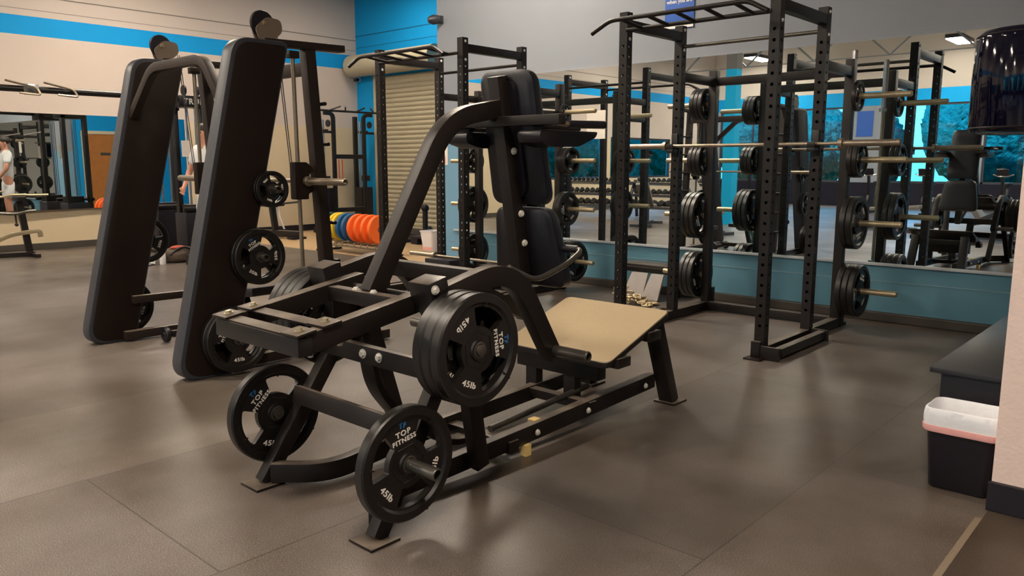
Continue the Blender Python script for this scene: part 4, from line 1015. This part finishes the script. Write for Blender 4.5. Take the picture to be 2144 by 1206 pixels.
t = thing('bucket', 'white square bucket on the tan floor beside the shutter rack', 'bucket', (-9.62, 8.68, 0))
sq = lambda h: round_poly([(-h, -h), (h, -h), (h, h), (-h, h)], .04, 5)
a, b = sq(.115), sq(.15); n = len(a); bk = MB()
rings = [(sq(.115), 0), (sq(.148), .31), (sq(.155), .315), (sq(.155), .335), (sq(.140), .335), (sq(.105), .02)]
bk.add([(-9.62 + u, 8.68 + v, z) for p, z in rings for u, v in p], [(i * n + j, i * n + (j + 1) % n, (i + 1) * n + (j + 1) % n, (i + 1) * n + j) for i in range(5) for j in range(n)] + [tuple(range(n))[::-1], tuple(5 * n + j for j in range(n))])
obj('tub', bk, WPAINT, t, smooth=40)
obj('pink_label', MB().bx(-9.73, -9.51, 8.68 - .123, 8.68 - .118, .02, .07), PINK, t)

# wedge step, foot boards and chain under the barbell rack
t = thing('hip_thrust_bench', 'low black bench with studded edge standing between the racks by the mirror wall', 'bench', (-4.52, 7.2, 0))
obj('top_pad', MB().bx(-4.82, -4.22, 7.05, 7.36, .28, .365), BLK2, t, bev=.015)
st = MB()
for k in range(24): st.cyl((-4.80 + k * .0245, 7.05, .335), (-4.80 + k * .0245, 7.042, .335), .006, 8)
obj('stud_row', st, STEEL, t)
obj('rear_frame', MB().bx(-4.80, -4.74, 7.30, 7.36, 0, .28).bx(-4.30, -4.24, 7.30, 7.36, 0, .28), BLK, t, bev=.004)
for x0, x1, sl in ((-4.66, -4.44, .02), (-4.42, -4.25, .0)):
    rp = round_poly([(x0 + .02, .27), (x1, .27), (x1 - .015, .0), (x0 - .05 + .0, .0)], .01, 2)
    obj('slanted_board', MB().prism(rp, lambda u, v, a: Vector((u, 7.04 - .09 * (1 - v / .27) + a, v + .008)), 0, .022), GREYB, t, bev=.003)
cm = MB(); rc = random.Random(9)
for k in range(74):
    u = rc.random(); hgt = .17 * (1 - u) ** 1.3
    x = -4.52 + u * .36 + rc.uniform(-.03, .03) - .10 * (1 - u); y = 6.76 + rc.uniform(-.09, .08) - .05 * u; z = .016 + rc.random() * hgt
    M = Matrix.Translation((x, y, z)) @ Matrix.Rotation(rc.uniform(0, 6.28), 4, 'Z') @ Matrix.Rotation(rc.uniform(-.9, .9), 4, 'X')
    L = [Vector((.022 * math.cos(a), .016 * math.sin(a), 0)) for a in [2 * PI * q / 14 for q in range(14)]]
    L = [v + Vector((.016 if v.x > 0 else -.016, 0, 0)) for v in L]
    L = [M @ v for v in L]; L = [Vector((p.x, p.y, max(.008, p.z))) for p in L]
    cm.tube(L, .0075, 8, closed=True)
solo('chain', cm, GOLDC, 'heap of heavy tan chain on the floor behind the foot platform', 'chain', (-4.52, 6.76, 0), smooth=60)

# ------------------------------------------------------------------ wall-end corner: counter, bin, punching bag
t = thing('storage_counter', 'low black counter with flat top beside the pinkish wall end', 'counter', (-.75, 5.0, 0))
obj('counter_top', MB().prism([(-.97, 4.05), (-.40, 4.05), (-.40, 6.1), (-.97, 6.1)], lambda u, v, a: Vector((u, v, a)), .435, .46), COUNT, t, bev=.004)
obj('counter_body', MB().bx(-.93, -.42, 4.10, 6.05, 0, .435), BLKPLA, t, bev=.004)
for y in (5.0, 5.35): obj('round_knob', MB().lathe([(0, .46), (.028, .46), (.028, .51), (.02, .525), (0, .525)], (-.55, y, 0), n=18), BLKPLA, t)
t = thing('trash_bin', 'black plastic bin with white liner folded over its rim beside the wall end', 'bin', (-.72, 3.79, 0))
def rr_(w, d, r): return round_poly([(-w, -d), (w, -d), (w, d), (-w, d)], r, 6)
def loft(rings, o, cap0=True, cap1=False):
    n = len(rings[0][0]); m = MB()
    m.add([(o[0] + u, o[1] + v, o[2] + z) for p, z in rings for u, v in p], [(i * n + j, i * n + (j + 1) % n, (i + 1) * n + (j + 1) % n, (i + 1) * n + j) for i in range(len(rings) - 1) for j in range(n)])
    if cap0: m.f.append(tuple(range(n))[::-1])
    if cap1: m.f.append(tuple((len(rings) - 1) * n + j for j in range(n)))
    return m
bo = (-.745, 3.795, 0)
obj('bin_body', loft([(rr_(.112, .080, .035), 0), (rr_(.118, .088, .035), .01), (rr_(.142, .108, .04), .355), (rr_(.137, .104, .04), .355), (rr_(.110, .080, .03), .02)], bo, True, True), BLKPLA, t, smooth=40)
lr = random.Random(2)
def crinkle(p, a):
    f1, f2, n_ = lr.uniform(0, 6), lr.uniform(0, 6), len(p)
    return [(u * (1 + a * k_), v * (1 + a * k_)) for i, (u, v) in enumerate(p) for k_ in [.6 * math.sin(5 * 6.283 * i / n_ + f1) + .5 * math.sin(11 * 6.283 * i / n_ + f2) + lr.uniform(-.3, .3)]]
def rr_(w, d, r):      # rounded rectangle with evenly spaced points for cloth-like rims
    q = round_poly([(-w, -d), (w, -d), (w, d), (-w, d)], r, 6); out = []
    for i in range(len(q)):
        a_, b_ = q[i - 1], q[i]; k_ = 10 if i % 7 == 0 else 1
        out += [(a_[0] + (b_[0] - a_[0]) * j / k_, a_[1] + (b_[1] - a_[1]) * j / k_) for j in range(k_)]
    return out
B1 = rr_(.150, .116, .045)
obj('liner', loft([(crinkle(rr_(.150, .116, .045), .008), .285), (crinkle(rr_(.153, .118, .045), .012), .31), (crinkle(rr_(.152, .117, .045), .010), .335), (crinkle(rr_(.149, .115, .045), .008), .362), (crinkle(rr_(.140, .107, .04), .01), .366), (crinkle(rr_(.128, .094, .035), .015), .34), (crinkle(rr_(.121, .088, .035), .025), .27), (crinkle(rr_(.106, .076, .035), .03), .12), (crinkle(rr_(.09, .06, .035), .03), .04)], bo, False, True), LINER, t, smooth=60)
obj('drawstring_band', loft([(crinkle(rr_(.1495, .1155, .045), .006), .262), (crinkle(rr_(.154, .119, .045), .006), .27), (crinkle(rr_(.154, .119, .045), .006), .292), (rr_(.148, .114, .045), .292)], bo, False), PINK, t, smooth=60)
t = thing('punching_bag', 'glossy black punching bag hanging over the low counter', 'punching bag', (-.806, 4.75, 1.56))
pb = (-.806, 4.75, 0)
obj('bag_body', MB().lathe([(0, 1.565), (.19, 1.567), (.232, 1.578), (.243, 1.60), (.245, 1.85), (.238, 2.03), (.233, 2.055), (.208, 2.078), (.12, 2.09), (0, 2.092)], pb, n=64), GLOSSB, t, smooth=40)
obj('welt', MB().lathe([(.236, 2.045), (.240, 2.05), (.236, 2.055), (.231, 2.05)], pb, n=64, closed=True), BLKPLA, t)
obj('welt', MB().lathe([(.243, 1.592), (.247, 1.597), (.243, 1.602), (.239, 1.597)], pb, n=64, closed=True), BLKPLA, t)
obj('ceiling_chain', MB().cyl((pb[0] + .02, pb[1] + .02, 2.09), (pb[0] + .02, pb[1] + .02, ZC), .006, 8), CHROME, t)
rv = MB()
for k in range(26):
    a = 2 * PI * k / 26; rv.sphere((pb[0] + .2385 * math.cos(a), pb[1] + .2385 * math.sin(a), 2.036), .005, 8, 6)
obj('rivet', rv, CHROME, t)

# ------------------------------------------------------------------ behind the camera, seen in the mirror
DR = thing('dumbbell_rack', 'three-tier dumbbell rack seen in the mirror', 'dumbbell rack', (-11.5, -2.6, 0))
for z, y in ((.30, -2.40), (.60, -2.58), (.90, -2.76)):
    obj('shelf', MB().box((-11.7, y, z), (4.6, .30, .03), Matrix.Rotation(R(14), 3, 'X')), DSTEEL, DR, bev=.004)
for x in (-13.9, -11.7, -9.5): obj('end_frame', MB().beam((x, -2.28, .02), (x, -2.85, .98), .06, .06, (1, 0, 0)).beam((x, -2.95, .02), (x, -2.85, .98), .06, .06, (1, 0, 0)), EDGE, DR, bev=.004)
def dumbbell(r, w):
    t = thing('dumbbell', 'x', 'dumbbell', (0, 0, 0))
    obj('handle', MB().cyl((0, -.07, 0), (0, .07, 0), .016, 12), CHROME, t)
    for s in (-1, 1): obj('head', MB().lathe([(0, s * .06), (r * .85, s * .062), (r, s * .075), (r, s * (.06 + w - .012)), (r * .85, s * (.06 + w)), (0, s * (.06 + w))], axis='y', n=12), RUB, t)
    return t
D = [dumbbell(.075, .09), dumbbell(.062, .075), dumbbell(.05, .06)]
for j, (z, y, hn) in enumerate(((.30, -2.40, 'bottom'), (.60, -2.58, 'middle'), (.90, -2.76, 'top'))):
    n = (20, 24, 28)[j]
    for k in range(n):
        x = -13.8 + (k + .5) * 4.2 / n
        if abs(x + 11.7) < .12: continue
        dup(D[j], (x, y, z + (.075, .062, .05)[j] + .030), 'black dumbbell on the %s tier of the mirrored dumbbell rack' % hn, 'dumbbells on the %s tier' % hn, rot=(R(14), 0, 0))
PROTO_PLATES += D
def bench(loc, rz, label, ang):
    t = thing('incline_bench', label, 'bench', loc); x, y, z = loc
    C_, S_ = math.cos(rz), math.sin(rz)
    def T(mb): return mb.xform(Matrix.Translation(loc) @ Matrix.Rotation(rz, 4, 'Z'))
    obj('base_frame', T(MB().beam((-.6, 0, .06), (.6, 0, .06), .07, .07).beam((-.6, -.25, .04), (-.6, .25, .04), .06, .06).beam((.6, -.25, .04), (.6, .25, .04), .06, .06)), EDGE, t, bev=.004)
    obj('post', T(MB().beam((-.1, 0, .09), (-.1, 0, .40), .06, .06, (1, 0, 0)).beam((.35, 0, .09), (.2, 0, .44), .06, .06, (1, 0, 0))), EDGE, t, bev=.004)
    obj('seat', T(MB().box((-.27, 0, .45), (.36, .30, .07))), VINYLG, t, bev=.02)
    obj('backrest', T(MB().box((-.06 + .40 * math.cos(ang), 0, .46 + .40 * math.sin(ang)), (.80, .30, .07), Matrix.Rotation(-ang, 3, 'Y'))), VINYLG, t, bev=.02)
    return t
bench((-7.9, .4, 0), R(200), 'grey incline bench seen in the mirror in front of the blue column', R(50))
bench((-9.9, -.6, 0), R(70), 'grey incline bench seen in the mirror before the dumbbell rack', R(40))
bench((-5.3, -3.0, 0), R(20), 'flat grey bench seen in the mirror below the windows', R(6))
def leg_press(loc, label):
    t = thing('leg_press', label, 'leg press', loc)
    def T(mb): return mb.xform(Matrix.Translation(loc))
    for s in (-1, 1):
        obj('slide_rail', T(MB().beam((-.9, s * .38, .30), (1.0, s * .38, 1.35), .06, .09)), EDGE, t, bev=.004)
        obj('base_rail', T(MB().sweep(fillet([(-1.1, s * .42, .05), (.7, s * .42, .05), (1.05, s * .42, .30), (1.0, s * .42, 1.35)], .2, 6), .06, .07, (0, 1, 0))), EDGE, t, bev=.004)
        obj('loading_peg', T(MB().cyl((.25, s * .42, .98), (.25, s * .80, .98), .0245, 14)), STEEL, t)
    obj('sled_plate', T(MB().box((.20, 0, 1.05), (.06, .80, .62), Matrix.Rotation(R(-30), 3, 'Y'))), EDGE, t, bev=.01)
    obj('seat', T(MB().box((-.72, 0, .34), (.40, .44, .09), Matrix.Rotation(R(-12), 3, 'Y'))), VINYLG, t, bev=.02)
    obj('backrest', T(MB().box((-1.02, 0, .66), (.10, .44, .68), Matrix.Rotation(R(-32), 3, 'Y'))), VINYLG, t, bev=.02)
    return t
lp = leg_press((-2.6, -2.2, 0), 'large plate-loaded leg press seen in the mirror under the windows')
stack([P45] * 3, 0, 0, 0, 1, None, ['a', 'b', 'c']) if False else None
def y_stack(n, x, y0, z, sgn, desc):
    for k in range(n):
        dup(P45, (x, y0 + sgn * (.025 + .052 * k), z), '%s 45lb plate on %s' % (('first', 'second', 'third', 'fourth')[k], desc), 'plates on the mirrored leg press', rot=(0, 0, R(90 if sgn > 0 else -90)))
y_stack(3, -2.35, -2.2 + .465, .98, 1, 'the leg press peg facing the mirror wall')
y_stack(3, -2.35, -2.2 - .465, .98, -1, 'the leg press peg facing the windows')
t = thing('lat_machine', 'grey cable tower with pulldown arms seen in the mirror before the windows', 'cable machine', (-1.6, -5.2, 0))
for x in (-2.0, -1.2):
    obj('upright', MB().bx(x - .04, x + .04, -5.24, -5.16, 0, 2.25), EDGE, t, bev=.006)
    obj('swing_arm', MB().tube(fillet([(x, -5.16, 1.85), (x - .1, -4.8, 1.80), (x - .25, -4.7, 1.45)], .1, 5), .022, 10), EDGE, t)
obj('top_beam', MB().bx(-2.05, -1.15, -5.24, -5.16, 2.18, 2.25), EDGE, t, bev=.006)
obj('base_frame', MB().bx(-2.05, -1.15, -5.24, -5.16, 0, .08).bx(-1.64, -1.56, -5.9, -4.5, 0, .08), EDGE, t, bev=.006)
obj('seat', MB().box((-1.6, -4.75, .50), (.36, .40, .08)), VINYLG, t, bev=.02); obj('seat_post', MB().bx(-1.64, -1.56, -4.80, -4.70, .08, .46), EDGE, t)
for k, (x, lab) in enumerate(((-12.4, 'first from the corner'), (-10.9, 'second from the corner'), (-7.4, 'third from the corner'), (-6.0, 'fourth from the corner'), (-4.2, 'fifth from the corner'))):
    y = -8.3
    t = thing('exercise_bike', 'dark exercise bike in the row under the windows, %s' % lab, 'exercise bike', (x, y, 0), 'exercise bikes under the windows')
    obj('frame', MB().beam((x, y - .5, .08), (x, y + .5, .08), .10, .08).beam((x, y - .2, .1), (x, y - .35, .85), .07, .07, (1, 0, 0)).beam((x, y + .25, .1), (x, y + .42, 1.1), .07, .07, (1, 0, 0)), BLK2, t, bev=.01)
    obj('flywheel', MB().lathe([(0, x - .03), (.24, x - .03), (.25, x), (.24, x + .03), (0, x + .03)], (0, y + .22, .36), 'x', 28), BLKPLA, t)
    obj('saddle', MB().box((x, y - .36, .89), (.18, .28, .08)), BLKPLA, t, bev=.03)
    obj('handlebar', MB().tube([(x - .22, y + .36, 1.14), (x - .1, y + .45, 1.10), (x + .1, y + .45, 1.10), (x + .22, y + .36, 1.14)], .018, 8), CHROME, t)
    obj('console', MB().box((x, y + .46, 1.20), (.26, .04, .18), Matrix.Rotation(R(-25), 3, 'X')), BLKPLA, t, bev=.01)

# ------------------------------------------------------------------ people
def skin_mesh(verts, edges, radii, M, sub=2):
    me = bpy.data.meshes.new('sk'); me.from_pydata([tuple(v) for v in verts], edges, [])
    o = bpy.data.objects.new('sk', me); COL.objects.link(o)
    o.modifiers.new('s', 'SKIN'); 
    for i, r in enumerate(radii):
        sv = me.skin_vertices[0].data[i]; sv.radius = (r, r) if not isinstance(r, tuple) else r; sv.use_root = (i == 0)
    sd = o.modifiers.new('d', 'SUBSURF'); sd.levels = sub; sd.render_levels = sub
    bpy.context.view_layer.update()
    dg = bpy.context.evaluated_depsgraph_get(); m3 = bpy.data.meshes.new_from_object(o.evaluated_get(dg))
    out = MB().add([M @ v.co for v in m3.vertices], [tuple(p.vertices) for p in m3.polygons])
    bpy.data.objects.remove(o); return out
def person(label, loc, rz, shirt, shorts, armL, armR):
    t = thing('person', label, 'person', loc)
    M = Matrix.Translation(loc) @ Matrix.Rotation(rz, 4, 'Z')     # local: x = their right, y = forward, z = up
    V_, E_, Rd = [], [], []
    def add(p, r, link=None):
        V_.append(Vector(p)); Rd.append(r); i = len(V_) - 1
        if link is not None: E_.append((link, i))
        return i
    pel = add((0, 0, .97), (.15, .11)); wa = add((0, .01, 1.12), (.135, .10), pel); ch = add((0, .0, 1.34), (.16, .115), wa); nb = add((0, -.01, 1.50), .07, ch)
    nk = add((0, .005, 1.56), .055, nb); h1 = add((0, .02, 1.64), (.072, .085), nk); h2 = add((0, .015, 1.72), (.078, .095), h1); h3 = add((0, .01, 1.79), (.05, .06), h2)
    nose = add((0, .115, 1.665), .014, h1)
    hands = []
    for s, arm in ((-1, armL), (1, armR)):
        sh = add((s * .19, -.01, 1.46), .062, ch); el = add(arm[0], .045, sh); wr = add(arm[1], .029, el)
        d = (Vector(arm[1]) - Vector(arm[0])).normalized(); pm = add(Vector(arm[1]) + d * .07, (.038, .022), wr); hands.append((pm, d, s))
        hp = add((s * .095, 0, .90), .095, pel); kn = add((s * .11, .03, .50), .058, hp); an = add((s * .115, 0, .09), .04, kn); add((s * .125, .13, .045), .034, an)
    for pm, d, s in hands:
        side = Vector((0, 1, 0)); side = (side - d * side.dot(d)).normalized(); cup = Vector((-s, 0, 0)); cup = (cup - d * cup.dot(d)).normalized()
        for k, ln in enumerate((.07, .08, .075, .058)):
            b = V_[pm] + side * (.028 - .018 * k) + d * .02
            a1 = add(b + d * ln * .5, .0095, pm); add(b + d * ln * .8 + cup * ln * .4, .008, a1)
        a1 = add(V_[pm] + side * .045 - d * .01, .011, pm); add(V_[pm] + side * .055 + d * .035 + cup * .02, .009, a1)
    obj('body', skin_mesh(V_, E_, Rd, M), SKIN, t, smooth=180)
    # clothes follow the same skeleton
    v2 = [(0, 0, .86), (0, .01, 1.12), (0, 0, 1.34), (0, -.01, 1.49)]; r2 = [(.175, .135), (.16, .125), (.185, .14), (.085, .08)]; e2 = [(0, 1), (1, 2), (2, 3)]
    for s, arm in ((-1, armL), (1, armR)):
        v2 += [(s * .19, -.01, 1.46), tuple(Vector((s * .19, -.01, 1.46)).lerp(Vector(arm[0]), .72))]; r2 += [.085, .075]; i = len(v2) - 2; e2 += [(2, i), (i, i + 1)]
    obj('shirt', skin_mesh([Vector(v) for v in v2], e2, r2, M), shirt, t, smooth=180)
    v3 = [(0, 0, 1.0), (0, 0, .93)]; r3 = [(.155, .12), (.165, .13)]; e3 = [(0, 1)]
    for s in (-1, 1):
        v3 += [(s * .10, 0, .86), (s * .112, .025, .54)]; r3 += [.115, .095]; i = len(v3) - 2; e3 += [(1, i), (i, i + 1)]
    obj('shorts', skin_mesh([Vector(v) for v in v3], e3, r3, M), shorts, t, smooth=180)
    hr = MB().sphere((0, -.005, 1.735), .105, 20, 12, (.86, 1.04, .86)); hr.v = [v if v.z > 1.70 or v.y < -.02 else Vector((v.x, v.y, 1.70)) for v in hr.v]
    obj('hair', hr.xform(M), HAIR, t, smooth=180)
    for s in (-1, 1):
        obj('ear', MB().sphere((s * .082, .0, 1.665), .028, 10, 8, (.4, .7, 1.2)).xform(M), SKIN, t, smooth=180)
        obj('eye', MB().sphere((s * .033, .098, 1.69), .011, 10, 8).xform(M), HAIR, t, smooth=180)
        obj('shoe', MB().sphere((s * .125, .07, .054), .06, 16, 10, (.85, 2.3, .85)).xform(M), WPAINT, t, smooth=180)
    obj('mouth', MB().sphere((0, .098, 1.615), .02, 10, 8, (1.2, .3, .3)).xform(M), RED, t, smooth=180)
    return t
solo('platform_box', MB().bx(-10.85, -10.3, 5.1, 5.62, 0, .15), BLKPLA, 'low black platform under the person in white behind the smith machine', 'platform', (-10.6, 5.35, 0), bev=.01)
person('person in white T-shirt and white shorts standing beyond the smith machine, arm hanging', (-10.58, 5.36, .151), R(190), SHIRT, SHIRT, ((-.27, .02, 1.18), (-.25, .14, .95)), ((.30, .06, 1.16), (.24, .20, .96)))

for p in PROTO_PLATES:
    for c in list(p.children): bpy.data.objects.remove(c)
    bpy.data.objects.remove(p)
